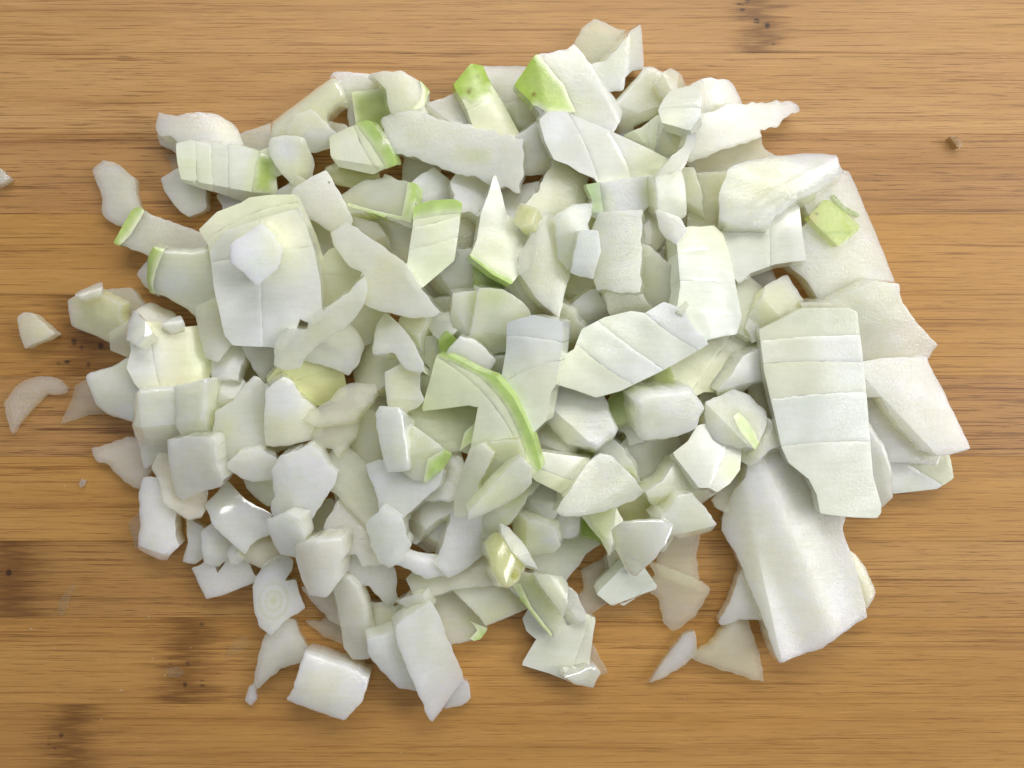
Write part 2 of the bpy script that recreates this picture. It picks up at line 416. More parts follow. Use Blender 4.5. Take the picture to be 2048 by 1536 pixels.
# the board is wider than the picture: the same kind of strips go on beyond both edges
while EDGE[0] > -700: EDGE.insert(0, EDGE[0]-163); KIND.insert(0, (random.Random(len(EDGE)).choice(['tan', 'gold', 'brown']), .65, None, 0))
while EDGE[-1] < 2250: EDGE.append(EDGE[-1]+163); KIND.append((random.Random(len(EDGE)).choice(['tan', 'gold', 'brown']), .65, None, 0))
for i, (kd, ct, nx, nw) in enumerate(KIND):
    y1 = (768-EDGE[i])*.1; y0 = (768-EDGE[i+1])*.1
    bm = bmesh.new(); bmesh.ops.create_cube(bm, size=1)
    for v in bm.verts: v.co = (v.co.x*.40, v.co.y*(y1-y0-.03)*MM, (v.co.z-.5)*.018)
    bmesh.ops.bevel(bm, geom=[e for e in bm.edges if all(v.co.z > -.001 for v in e.verts)], offset=.00006, segments=2, affect='EDGES')
    me = bpy.data.meshes.new('bamboo_strip'); bm.to_mesh(me); bm.free()
    a, b, c = TONES[kd]
    me.materials.append(bamboo('bamboo_'+kd, a, b, c, 1.7*i+.3, ct, None if nx is None else (nx-1024)*.1*MM, nw or .006, (.42 if kd == 'dark' else .15)))
    o = bpy.data.objects.new('bamboo_strip', me); COL.objects.link(o); o.parent = board
    o.location = (0, (y0+y1)/2*MM, random.Random(i).uniform(-.00004, 0))
    if nx is not None: o['label'] = 'bamboo strip crossed by a dark speckled knot'

# ------------------------------------------------------------------ the onion
COUNT = [0]
def Q(name, label, col, t, loc, slope, outline, **o):
    COUNT[0] += 1
    rs = np.random.RandomState(COUNT[0]*7+3)
    out = np.array([[float(v) for v in p.split(',')] for p in outline.split()])
    if 'skin' in o: o['skin'] = [[tuple(float(v) for v in p.split(',')) for p in s.split()] for s in o['skin']]
    sd = COUNT[0]
    S = dict(t=t, out=out, o=o, id=sd, base=RGB[col], vary=.45 if loc[0] > 42 else .4 if loc[1] < -14 and loc[0] < -5 else 1.35, lf=lambda P: lowfreq(P, np.random.RandomState(sd), .07 if t > 2 else .05, 8.))
    sx, sy = slope
    nz = Vector((-sx, -sy, 1)).normalized(); ex = Vector((1, 0, sx)).normalized(); ey = nz.cross(ex)
    M = Matrix((ex, ey, nz)).transposed().to_4x4(); M.translation = Vector(loc)*MM
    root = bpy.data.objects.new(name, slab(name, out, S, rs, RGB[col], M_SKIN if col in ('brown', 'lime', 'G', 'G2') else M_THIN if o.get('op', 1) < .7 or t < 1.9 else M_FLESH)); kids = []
    if 'cuts' in o:
        parts = [out if signed_area(out) > 0 else out[::-1]]
        for ct in o['cuts']:
            nx = []
            for p in parts:
                for r in (clip_cut(p, ct, 1), clip_cut(p, ct, -1)):
                    if r is not None and abs(signed_area(r)) > .6: nx.append(r)
            parts = nx
        ax, ay, bx, by, _ = o['cuts'][0]; nn = np.array([-(by-ay), bx-ax]); parts.sort(key=lambda p: float(p.mean(0)@nn))
        bc = o.get('bandcol')
        if bc and len(o['cuts']) > 1 and float((np.array(o['cuts'][-1][:2])-np.array(o['cuts'][0][:2]))@nn) < 0: bc = bc[::-1]
        for i, p in enumerate(parts):
            base = np.array(RGB[bc[i % len(bc)] if bc else col])*(.875 if i % 2 else .85)
            kids.append(('onion_layer', sheet('onion_layer', p, S, rs, M_LAYER, .06+.07*(i % 2), base=base)))
    for q in o.get('skin', []): kids.append(('green_skin', sheet('green_skin', q, S, rs, M_SKIN, .22 if 'cuts' in o else .10, col=RGB[o.get('skincol', 'gs')])))
    COL.objects.link(root); root.matrix_world = M
    root['label'] = label
    root['category'] = {'green_thread': 'thread', 'onion_skin_crumb': 'crumb', 'onion_skin_film': 'onion film'}.get(name, 'onion piece')
    if root['category'] == 'onion piece': root['group'] = 'chopped onion pieces on the board'
    for nm, me in kids:
        k = bpy.data.objects.new(nm, me); COL.objects.link(k); k.parent = root
    return root
Q('onion_piece','pale onion piece buried deep in the heap, showing only through cracks','y',2.2,(-31.36,31.26,-0),(0,0),'-4.02,5.18 1.33,3.62 4.45,3.21 4.94,-1.3 4.05,-4.22 -0.67,-4.01 -5.35,-2.86 -4.73,0.36',filler=1)
Q('onion_piece','pale onion piece buried deep in the heap, showing only through cracks','y',2.2,(-51.87,2.78,-0),(0,0),'5.06,2.14 3.56,-2.85 1.45,-5.62 -2.48,-3.25 -5.21,-1.84 -3.25,2.34 -1.31,5.82 2.18,3.27',filler=1)
Q('onion_piece','pale onion piece buried deep in the heap, showing only through cracks','gw',2.2,(-46.35,-7.92,-0),(0,0),'-2.4,5.92 2.19,4.44 6.43,1.5 3.91,-2.49 2.63,-5.92 -2.44,-3.65 -6.61,-1.63 -3.71,1.83',filler=1)
Q('onion_piece','pale onion piece buried deep in the heap, showing only through cracks','y',2.2,(23.33,-7.91,-0),(0,0),'4.91,3.21 4.15,-1.64 2.81,-5.62 -1.54,-4.88 -4.89,-2.45 -3.89,1.11 -2.84,5.77 1.3,4.5',filler=1)
Q('onion_piece','pale onion piece buried deep in the heap, showing only through cracks','y',2.2,(37.64,-8.7,-0),(0,0),'-4.13,4.55 -0.4,3.86 4.54,3.63 4.08,-0.19 4.4,-4.64 0.25,-3.48 -4.69,-3.7 -4.05,-0.04',filler=1)
Q('onion_piece','pale onion piece buried deep in the heap, showing only through cracks','y',2.2,(-36.19,-26.9,0.37),(0.0369,0.0795),'-0.65,-4.19 -3.58,-2.68 -4.47,0.15 -3.52,3.53 0.6,4.8 3.5,2.32 5.5,-0.71 2.62,-3.21',filler=1)
Q('onion_piece','pale onion piece buried deep in the heap, showing only through cracks','t',2.2,(-32.38,-13.41,0.94),(0.1139,0.0208),'-1.35,-4.37 -4.72,-2.49 -4.68,0.8 -2.64,3.26 1.14,4.97 4.5,2.56 5.08,-0.95 2.65,-3.78',filler=1)
Q('onion_piece','pale onion piece buried deep in the heap, showing only through cracks','y',2.2,(-15.23,6.35,1.34),(-0.1052,-0.0449),'3.27,-3.88 -0.86,-3.87 -4.16,-2.36 -5.03,0.9 -2.62,3.28 0.63,4.05 3.4,2.42 5.37,-0.55',filler=1)
Q('onion_piece','pale onion piece buried deep in the heap, showing only through cracks','t',2.2,(-37.09,12.68,0.9),(0.0291,-0.0113),'-0.21,-4.37 -3.71,-3.1 -5.57,0.01 -3.99,3.43 0.06,4.93 3.95,3.17 5.54,-0.28 3.92,-3.79',filler=1)
Q('onion_piece','pale onion piece buried deep in the heap, showing only through cracks','gw',2.2,(-2.29,-22.62,2.06),(-0.0501,0.0178),'1.61,-3.9 -1.87,-3.42 -4.79,-1.56 -4.16,1.54 -1.86,3.75 1.78,3.93 4.41,1.56 4.87,-1.91',filler=1)
Q('onion_piece','pale onion piece buried deep in the heap, showing only through cracks','y',2.2,(-29.65,-20.43,2.15),(0.0039,0.0915),'-4.69,-3.12 -5.43,0.64 -3.07,3.64 0.86,4.74 4.64,2.98 5.7,-0.77 2.82,-3.44 -0.82,-4.68',filler=1)
Q('onion_piece','pale onion piece buried deep in the heap, showing only through cracks','t',2.2,(-49.42,-10.33,3.25),(-0.3247,0.25),'5.17,-1.63 1.89,-3.55 -1.4,-4.08 -4.45,-2.13 -4.33,1.25 -2.38,3.9 1.16,4.09 4.35,2.16',filler=1)
Q('onion_piece','pale onion piece buried deep in the heap, showing only through cracks','y',2.2,(-26.68,-3.5,1.7),(-0.2112,-0.2175),'4.71,-0.82 2.5,-3.38 -0.99,-4.71 -3.88,-2.5 -4.61,0.59 -3.02,3.62 0.79,4.39 4.5,2.81',filler=1)
Q('onion_sliver','thin glassy sliver poking out left of the striped slice','t',0.8,(-66.65,43.71,0),(0,0),'-2.43,2.18 2.39,1.76 2.35,-2.63 -0.96,-1.9 -1.34,0.59',op=0.18)
Q('onion_slice','shaded pale slice corner under the striped slice above the brown gap','w',2.55,(-54.71,36.19,0),(0,0),'-3.45,0.97 -1.89,2.81 -0.51,2.68 0.87,2.56 3.4,1.93 4.22,-2.18 1.24,-3.54 -1.52,-4.13 -2.36,-1.1',k=(0.55,-176.42))
Q('onion_flake','small pointed white flake under the fat green rimmed chunk','w',2.55,(-69.99,20.91,0),(0,0),'-3.93,0.58 -0.99,4.49 1.38,2.34 2.99,0.15 2.68,-2.4 0.41,-3.56 -2.55,-1.59',k=(0.68,53.12))
Q('onion_slice','rounded pinkish slice at the back of the cluster on the left board','p',2.55,(-77.33,14.38,0),(0,0),'-4.68,4.25 2.22,4.74 3.7,2.77 5.53,0.56 3.96,-1.54 2.81,-2.53 0.68,-3.83 -1.62,-2.87 -2.77,-2.18 -4.55,-0.88 -5.3,1.51',op=0.43,k=(0.53,-178.52))
Q('onion_piece','lone pinkish trapezoid on bare board near the left edge','p',2.98,(-94.53,10.82,-0),(0,0),'-2.51,2.36 -1.24,3.34 0.44,3.15 4.86,-1.08 1.91,-2.56 -1.24,-3.93 -2.22,-1.28',op=0.49,k=(0.76,56.75))
Q('onion_flake','thin pinkish triangular flake left of the rounded pale chunk','p',1.2,(-83.95,-2.88,-0),(0,0),'-5.84,-5.26 -3.65,-0.29 -2.86,2.49 -0.37,3.88 2.11,3.5 2.93,2.01 3.67,0.06 4.39,-3.11 -0.37,-3.27',op=0.22,k=(0.29,121.55))
Q('onion_flake','thin leaf shaped flake at the far left edge','p',1.2,(-94.53,-2.93,-0),(0,0),'-6.18,-0.94 -4.69,1.74 -2.5,3.72 0.97,4.62 4.25,4.22 5.24,3.23 6.24,2.04 5.94,1.04 3.46,0.74 2.26,1.14 -1.21,-2.43 -3.99,-5.71 -4.59,-7.2 -5.19,-6.21',op=0.31,k=(0.34,141.52))
Q('onion_flake','pale flake cut off by the left edge of the picture','gw',2,(-101.03,40.92,0),(0,0),'-1.6,2.58 -0.21,1.69 0.97,0.9 1.86,-0.18 0.78,-1.07 -0.21,-1.67 -1.6,-2.26',k=(0.58,84.96))
Q('onion_skin_film','clear skin film left of the tall warm wedge','p',0.6,(-73.51,-29.64,-0),(0,0),'-3.33,1.83 0.38,4.89 1.57,1.86 1.69,0.41 1.82,-1.03 1.55,-3.85 -1.64,-3.15 -2.04,-0.96',op=0.07,wet=1)
Q('onion_flake','thin faint flake on the board left of the round ended strip','p',1.2,(-35.85,-48.04,-0),(0,0),'-5.27,1.16 -2.29,0.86 -0.57,2.59 0.82,2.36 3.35,1.5 4.21,-1.13 4.33,-4.4 -1.3,-2.32 -3.28,-0.63',op=0.29,k=(0.31,-156.21))
Q('onion_bit','small shaded bit on the board just above the ringed slice','w',2,(-47.55,-37.52,0),(0,0),'-1.78,0.54 0.19,3.71 2.82,0.13 0.8,-1.8 -2.03,-2.57')
Q('onion_bit','tiny drop shaped lilac bead at the tail of the kite slice','v',2.12,(-51.64,-61.53,0),(0,0),'-1.42,-0.91 -0.63,1.56 1.12,2.86 1.05,-0.91 -0.13,-2.59',rr=1,wet=0.5)
Q('onion_flake','thin see through flake left of the two layered dice','t',1.5,(17.76,-40.34,0),(0,0),'-4.08,3.26 2.13,6.87 4.07,5.35 5.64,2.81 3.94,0.37 2.79,-0.85 1.85,-1.8 1.58,-2.74 -3.73,-6.85 -5.22,-3.7 -5.39,-2.22 -3.58,-0.51',op=0.31,k=(0.38,124.53))
Q('onion_flake','thin see through flake behind the kite shaped flake','t',1.6,(32.67,-34.42,-0),(0,0),'-1.97,5.34 0.43,5.75 1.82,5.81 4.6,5.39 3.89,-0.46 4.68,-6.2 1.61,-5.66 0.18,-5.07 -1.25,-4.47 -2.68,-3.88 -4.16,-1.8 -3.89,1.98 -3.27,3.27',op=0.37,k=(0.28,61.21))
Q('onion_sliver','lone lilac pointed sliver at the bottom right','v',2.12,(32.33,-54.36,0),(0,0),'-5.36,-4.83 -3.58,-2.16 1.56,4.76 3.83,5.75 4.28,1.49 1.86,-1.17 -2.59,-3.84')
Q('onion_flake','see through triangle with a frosted rim at the bottom right','t',2,(43.76,-52.51,0.32),(-0.0686,-0.0169),'-8.92,-1.31 -5.2,1.35 -0.63,6.45 2.31,7.55 3.17,4.14 5.34,-3.28 5.53,-6.14 3.61,-5.7 -5.22,-3.06',op=0.37,k=(1.4,30),rag=0.12)
Q('onion_bit','tiny white bit on the board left of the big wavy slab','w',2,(42.81,-26.69,0),(0,0),'-1.68,-0.21 0.41,3.02 2.45,-1.61 -1.18,-1.19')
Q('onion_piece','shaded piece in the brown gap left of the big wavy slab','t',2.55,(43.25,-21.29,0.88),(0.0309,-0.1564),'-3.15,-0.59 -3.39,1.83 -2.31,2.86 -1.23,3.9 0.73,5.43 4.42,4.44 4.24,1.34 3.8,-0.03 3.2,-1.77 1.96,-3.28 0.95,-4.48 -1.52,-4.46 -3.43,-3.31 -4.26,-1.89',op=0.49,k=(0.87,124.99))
Q('onion_flake','faint thin flake right of the wide translucent sheet','t',1.2,(14.82,-55.67,-0),(0,0),'0.24,5.81 4.35,-1.64 2.66,-2.14 0.52,-3.2 -0.64,-2.54 -2.65,-0.92 -2.41,1.65 -2.08,2.98',op=0.22,k=(0.43,51.36))
Q('onion_slice','warm translucent slice at the very top of the heap','t',3.4,(18.34,65.37,0),(0,0),'-5.98,1.72 -4.41,4.36 -2.35,5.93 0.2,5.15 1.87,4.17 5.01,3.78 7.06,2.6 7.02,0.38 5.5,-1.38 4.39,-2.53 2.83,-4.02 0.78,-4.55 -0.72,-4.88 -3.36,-5.11 -5.11,-3.12 -5.94,-1.87 -6.78,-0.62',op=0.49,grain=1,k=(1,40))
Q('onion_flake','pinkish flake in the brown gap under the torn edged block','p',2.12,(48.91,19.71,0),(0,0),'-4.83,1.09 -2.57,3.32 -1.25,4.11 1.25,5.18 3.06,1.23 3.87,-0.93 3.22,-1.74 2.66,-2.75 0.16,-4.89 -2.27,-2.94 -3.32,-1.69',k=(0.68,124.25))
Q('onion_skin_crumb','tiny brown crumb alone on the board at the right','brown',2,(88,47.92,0),(0,0),'-1.48,1.02 -0.2,1.12 0.79,0.33 1.09,-0.96 0.4,-1.35 -0.59,-0.16')
Q('onion_skin_film','faint wet film stuck to the board by the dark knot','t',0.5,(-54.5,-52.15,0),(0,0),'-2.74,-2.59 -1.55,0.1 -0.55,1.4 1.45,2.09 2.44,0.1 0.95,-1.1',op=0.04,wet=0.2)
Q('onion_skin_film','faint clear film on the dark strip at the lower left','t',0.4,(-88.92,-43.2,0),(0,0),'-2.08,-2.69 -1.08,0.6 1.21,3.29 1.91,2.1 0.52,-0.4 -0.48,-2.89',op=0.05,wet=0.3)
Q('onion_skin_film','faint clear film lying across the dark knot at the lower left','t',0.4,(-67.35,-57.51,0),(0,0),'-1.9,0.74 0.3,1.24 1.9,-0.06 1.1,-1.16 -1.4,-0.76',op=0.05,wet=0.3)
Q('onion_bit','tiny pink glistening speck on bare board at the far left below the ragged slice','p',0.8,(-85.65,-19.81,0),(0,0),'-0.76,-0.1 -0.16,0.9 0.84,0.6 0.44,-0.5 -0.36,-0.9',op=0.38,wet=1)
Q('onion_flake','small white flake tucked under the tip of the upper left slice','w',2.1,(-65.63,48.37,0.26),(-0.0077,-0.0817),'-4.47,1.5 -2.52,2.89 -1.04,2.95 0.43,3 3.34,2.51 4.27,-0.4 4.07,-3.82 0.82,-4.49 -1.21,-2.52 -3.69,-1.62',k=(0.59,-175.85))
Q('onion_slice','curved pale slice resting on the board below the glassy sliver','w',3.36,(-63.38,38.29,0.27),(-0.0088,0.0475),'-5.46,2.1 -2.6,3.75 0.33,4.86 1.61,3.46 2.41,2.42 3.35,0.81 3.44,-3.22 3.13,-4 0.17,-5.56 -2.24,-3.52 -4.15,-1.1',k=(1,120))
Q('onion_slice','pinkish white slice between the upper left slice and the round stick','p',2.52,(-47.77,46.06,0),(0,0),'-6.91,2.96 -2.9,4.02 0.26,5.4 2.65,5.84 3.66,4.88 5.84,1.31 6.04,-1.07 5.39,-2.22 3.81,-4.19 1.25,-4.18 -0.31,-4.01 -1.86,-3.83 -4.17,-3.41 -5.74,-1.62 -7,0.13',op=0.49,k=(0.74,-175.38))
Q('onion_dice','dice of onion with an olive green front face near the top left','w',4.2,(-28.39,54.84,-0),(0,0),'-6.56,6.19 0.08,5.79 2.87,5.21 4.56,4.94 5.69,3.52 6.04,1.53 6.27,-0 6.43,-2.43 4.88,-4.36 2.32,-4.26 0.81,-6.28 -0.79,-6.34 -3.2,-6.26 -4.22,-2.31 -3.93,-0.36 -6.38,0.28 -7.06,1.75 -7.82,3.39',skin=['-2.95,2.18 4.08,2.96 4.86,-1.53 2.32,-4.46 -2.56,-4.65'],folds=[(-3.24,2.08,4.18,2.77,0.5)],skincol='gs2')
Q('onion_slice','white slice lying behind the slice with the two brown specks','w',3.36,(-0.19,57.54,0),(0,0),'-5.89,4.66 -1.67,4.95 2.55,4.76 4.98,4.34 5.77,2.75 6.11,1.06 6.37,-0.35 6.22,-3.35 3.33,-4.14 1.86,-4.22 0.39,-4.29 -1.68,-4.3 -3.47,-3.27 -5.14,-2.09 -6.01,-0.21 -6.58,1.17 -7.14,2.54',grain=1,k=(1,10))
Q('onion_chunk','pale green triangular chunk in the dark gap below the speckled slice','gl',3.36,(2.12,51.96,2.11),(-0.0749,0.34),'-3.51,3.39 1.43,4.7 3.51,4.42 6.44,1.79 4.3,-0.99 3.02,-2.01 2.21,-3.23 -0.53,-5.5 -3.43,-2.97 -4.04,-1.23 -4.48,0.14 -4.92,1.49',folds=[(-5.3,1.52,5.21,-3.47,0.55),(-1.63,5.6,-0.58,-5.52,0.61)])
Q('onion_chunk','small shaded wedge between the frosted slice and the speckled slice','y',2.52,(-8.04,51.15,0),(0,0),'-4.68,0.06 -2.89,2.67 -0.32,4.35 2.13,2.48 3.09,1.33 4.41,-1.63 1.55,-3.3 -0.68,-3.59 -2.62,-2.38')
Q('onion_flake','small white flake showing in the brown gap under the yellow stick','p',2.52,(-34.28,49.28,0.4),(0.1078,0.0242),'-3.59,3.14 1.95,1.66 4.14,-0.84 1.59,-2.35 -0.8,-1.19 -3.31,-0.42',k=(0.55,178.3))
Q('onion_slice','lone lilac crescent slice on bare board at the upper left','v',2.1,(-77.98,37.1,-0),(0,0),'-5.12,5.2 -2.75,7.17 0.51,6.19 3.47,3.52 3.87,-0.24 4.97,-3.04 4.01,-4.6 2.44,-6.62 -1.76,-4.88 -3.25,-3.2 -2.95,-0.73 -3.44,1.24',grain=1,blobs=[(2.68,0.75,2.17,'w',0.9)],rag=0.1,op=0.52,k=(0.37,74.9))
Q('onion_slice','grainy strip with a green left end lying on the board','w',3.36,(-66.63,27.22,0.54),(-0.0579,0.0128),'-10.68,0.21 -7.6,6.56 -6.45,7.26 -4.55,6.11 0.52,4.21 5.5,2.51 7.8,2.86 9.15,0.5 7.8,-1.91 6.18,-3.82 3.75,-4.09 2.19,-4.14 0.62,-4.18 -0.95,-4.23 -2.51,-4.27 -4.11,-2.36 -6.68,-1.22',skin=['-11.15,-0.09 -7.79,6.75 -6.45,7.55 -5.21,6.3 -7.62,1.89 -9.73,-0.46'],grain=1,blobs=[(2.42,1.5,3.91,'p',0.6)],skincol='gs2',k=(1,-15))
Q('onion_slice','pale yellow slice at the front of the small cluster on the left board','y',2.94,(-79.48,14.92,2.89),(0.2639,0.33),'-5.95,2.33 -4.5,2.99 -2.68,3.9 -1.04,3.93 0.59,3.96 2.04,3.12 5.86,1.26 4.93,-1.18 5.96,-3.1 4.49,-4.79 1.12,-6.26 -4.47,-3.5 -6.35,-2.66',blobs=[(-5.18,0.43,2.42,'w',0.5),(0.86,-0.7,2.42,'gl',0.3)],op=0.54,k=(0.78,-167.93))
Q('onion_piece','wet pinkish glassy piece hanging below the left cluster','p',2.52,(-74.1,9.3,3.65),(-0.34,0.34),'-4.41,1.29 -1.28,3.52 0.81,4.45 2.28,3.32 3.17,1.43 3.9,-1.58 1.53,-3.44 0.23,-4.03 -2.33,-2.97 -3.9,-1.98',wet=1,op=0.38,k=(0.67,168.26))
Q('onion_piece','glassy grey piece in the gap under the fat green rimmed chunk','p',2.52,(-68.89,10.52,4.61),(-0.34,-0.34),'-3.65,3.16 -1.45,4.79 0.09,4.1 2.63,2.82 4.47,0.68 3.92,-1.8 2.73,-2.33 1.31,-2.95 -0.06,-3.12 -1.77,-3.18 -3.52,-2.16 -4.7,-0.01',op=0.43,grain=1,wet=0.5,k=(0.48,-171.85))
Q('onion_chunk','rounded pale chunk pointing left out of the heap','w',5.04,(-73.56,-0.15,0.92),(0.0082,0.1167),'-8.27,2.29 -7.15,3.26 -3.41,4.23 0.6,6.62 2.46,5.63 3.65,4.89 5.51,3.38 5.61,0.87 5.54,-0.75 5.35,-2.94 4.17,-4.65 3.3,-5.76 1.64,-7.5 -4.9,-5.42 -6.55,-3.55 -7.56,-0.62',k=(2,10),rr=1.0,blobs=[(-6.14,-1.4,2.9,'gl',0.25)])
Q('onion_slice','thin grainy pinkish slice with a ragged edge below the tall block','p',2.1,(-74.97,-16.01,-0),(0,0),'-7.83,3.26 1.34,6.12 2.8,3.78 3.3,2.49 3.91,0.73 3.75,-1.2 2.5,-2.57 2.59,-4.82 0.17,-4.34 -1.81,-3.46 -3.49,-0.98 -7.24,0.99',grain=1,rag=0.2,op=0.49,k=(0.62,-145.29))
Q('onion_wedge','tall warm white wedge at the left edge of the heap','w',5.04,(-68.56,-26.15,0.19),(-0.0437,-0.0139),'-3.83,5.04 -2.92,8.13 1.3,8.25 2.16,5.98 2.48,4.65 2.79,3.39 3.26,1.86 2.9,-3.43 3.86,-5.38 0.72,-8.45 -0.43,-8.15 -4.63,-6.28 -4.06,-4.83 -3.61,-0.77',folds=[(-5.49,-4.63,1.48,-6.91,1.2),(0.52,-7.29,4.05,-4.7,1.0)],k=(1,85))
Q('onion_dice','yellow dice hidden behind the left side of the grey slab','y',3.36,(-55.63,-7.74,5.1),(0.2157,-0.2779),'-5.33,-1.8 -4.7,1 -4.08,2.65 -3,4.96 -0.52,5.64 3.02,5.28 3.91,2.09 4.03,0.38 4.15,-1.32 4.11,-3.88 2.01,-5.17 -0.58,-5.74 -3.03,-4.09',folds=[(-6.18,2.95,4.5,-4.67,0.6),(-6.72,1.6,5.06,-4.22,0.84)])
Q('onion_flake','grainy pinkish flake under the barrel shaped chunk','p',2,(-35.8,-42.19,0.56),(-0.0199,-0.1659),'-5.87,1.73 -3.46,3.35 -2.25,3.29 -0.93,3.22 1.36,2.84 2.84,0.95 3.69,-0.34 4.87,-2.73 3.04,-6.17 -0.27,-4.52 -3,-1.64',grain=1,op=0.49,k=(0.37,-139.65))
Q('onion_piece','bright wet curved piece at the lower left corner of the heap','w',3.36,(-57.64,-36.66,0),(0,0),'-5.34,0.46 -3.87,1.05 -1.86,2.46 -0.45,2 0.35,-0.32 2.37,3.29 5.39,4.54 7.85,-2.12 1.33,-4.44 -1.91,-5.13 -3.87,-1.79',wet=1,k=(1.5,-60),grain=1)
Q('onion_piece','narrow white piece right of the tall warm wedge','w',3.36,(-61.71,-31.4,0),(0,0),'-2.4,5.6 0.98,3.25 2.79,1.36 2.6,-0.59 2.03,-2.18 -0.79,-4.11 -3.24,-3.62 -1.97,0.3',folds=[(-2.97,-5.62,2.8,4.64,0.45),(-1.46,6.0,-2.43,-5.73,0.52)])
Q('onion_slice','white kite shaped slice tapering to a tail below the ringed slice','w',2.1,(-45.89,-52,0.18),(-0.0225,-0.0213),'-3.21,1.22 -1.7,4.46 -0.43,5.24 0.84,6.01 3.16,5.11 3.95,2.85 6.01,-0.81 4.75,-2.62 0.25,-4 -4.33,-8.17 -5.12,-7.09 -4.17,-2.2',k=(1,50))
Q('onion_slice','large smooth square slice alone at the bottom left','v',5.88,(-35.94,-58.28,0.29),(-0.0213,0.0312),'-7.98,-2.71 -6.04,0.4 -4.08,7.21 -2.64,6.9 5.7,3.73 8.58,2.25 7.41,-1.85 3.53,-6.51 0.65,-5.71 -5.11,-3.71',k=(2,25),blobs=[(-1.24,0.36,4.34,'cr',0.5)],rr=0.6)
Q('onion_chunk','yellowish chunk behind the large folded slice at the bottom','y',4.2,(-24.28,-46.9,-0),(0,0),'-5.33,4.14 -0.5,4.26 1.43,3.55 3.67,4.71 6.16,3.04 5.45,0.11 4.8,-1.19 3.54,-3.21 1.16,-3.86 -0.47,-4.19 -2.97,-4.49 -4.81,-2.93 -6.12,-1.16 -6.03,1.23',folds=[(-5.7,-2.12,5.51,1.28,0.46),(-1.45,6.5,-1.63,-5.22,0.5)])
Q('onion_bit','little purple tinged chip at the tip of the large folded slice','v',2.52,(-10.91,-60.82,0),(0,0),'-2.52,-3.28 -1.95,-0.02 -1.3,1.39 -0.23,3.38 2.23,2.27 2.92,-1.18 0.85,-2.56')
Q('onion_slice','thin yellowish slab with a green rim low in the heap','t',2.52,(-13.04,-42.8,0.19),(-0.0276,-0.0143),'-7.07,6.52 -3.92,7.12 -1.75,7.05 0.06,6.13 1.37,5.4 3.08,4.39 4.34,2.66 5.32,1.24 6.27,-0.13 7.32,-1.46 8.41,-2.85 7.94,-5.43 6.66,-7.19 -0.56,-9 -2.12,-6.76 -3.01,-5.21 -3.85,-3.75 -4.61,-2.69 -5.43,-1.54 -6.45,-0.03 -5.84,2.03 -6.17,3.5',skin=['4.69,-3.74 8.04,-5.24 6.76,-7.39 4.5,-7.37 6.17,-5.71'],op=0.51,skincol='gs3',k=(0.61,45.47))
Q('onion_slice','flat warm grey slice on the board left of the yellow sided slab','t',3.36,(25.76,-14.81,1.78),(-0.199,0.0049),'-4.67,4.2 -4.03,6.42 -2.2,6.88 -0.05,6.51 1.67,6.18 3.39,5.85 5.99,5.12 7.77,1.51 8.42,-0.97 6.85,-3.09 5.71,-4.38 4.37,-5.86 2.59,-6.96 -0.08,-6.25 -2.54,-7.01 -4.49,-5.61 -5.13,-3.42 -5.43,-1.96 -5.74,-0.51 -6.04,0.94 -6.35,2.4',k=(0.61,74.08))
Q('onion_bit','fibrous yellow stub above the glossy triangle','yy',2.52,(24.89,-23.86,3.26),(-0.0968,0.34),'-6.11,1.7 -4.39,3.83 -2.59,5.08 -0.25,3.65 2.18,4.3 3.8,2.56 6.17,-1.71 3.92,-3.68 2.65,-4.32 0.35,-5.11 -2.01,-3.75 -3.72,-2.55',fibre=1)
Q('onion_bit','yellow sliver under the right edge of the glossy triangle','y',2.52,(30.4,-30.78,0.89),(0.34,-0.2304),'-2.63,-1.99 -1.42,0.2 -0.58,1.38 2.51,3.3 2.09,-0.08 0.04,-2.8')
Q('onion_flake','thin kite shaped flake right of the two layered dice','t',1.6,(31.1,-41.24,1.31),(0.0953,0.1765),'-4.2,6.92 4.92,3.23 8.04,1.54 5.06,-4.26 0.93,-7.74 -1.05,-6 -2.09,-0.57 -4.26,0.62 -4.51,2.18 -2.83,4.09',op=0.34,k=(0.37,63.53))
Q('onion_wedge','pale wedge poking out left under the big wavy slab','w',3.36,(47.68,-41.6,0.24),(-0.0085,-0.0341),'-7.4,-5.18 -5.51,-1.3 -2.15,7.42 0.73,6.12 2.13,5.14 4.07,3.59 4.45,1.22 4.56,-0.29 4.67,-1.8 4.36,-4.64 -3.08,-4.41 -6.82,-5.86',k=(1,40))
Q('onion_slice','wide translucent sheet under the tip of the green edged spear','t',2,(8.93,-48.66,0.93),(0.1373,-0.0067),'-6.45,2.29 -4.86,4.99 -2.78,4.64 -1.42,4.31 -0.06,3.99 0.89,3.72 2.28,3.96 3.99,4.21 7.64,2.79 7.15,0.04 6.07,-8.32 4.7,-10.28 -1.19,-8.14 -6.64,-6.7 -3.67,-1.55 -5.65,0.05',op=0.43,wet=0.7,grain=1,cuts=[(7.15,3.46,1.77,-10.46,0.0)],k=(0.4,-171.46))
Q('onion_slice','shaded slice corner in the brown gap below the frosted top slice','t',2.52,(-18.29,41.57,0),(0,0),'-3.4,-0.56 -2.77,4.22 0.25,3.84 2.03,3.38 4.87,2.21 3.18,-2.82 0.84,-3.47 -1.54,-3.9 -3.46,-2.89',k=(0.45,178.6))
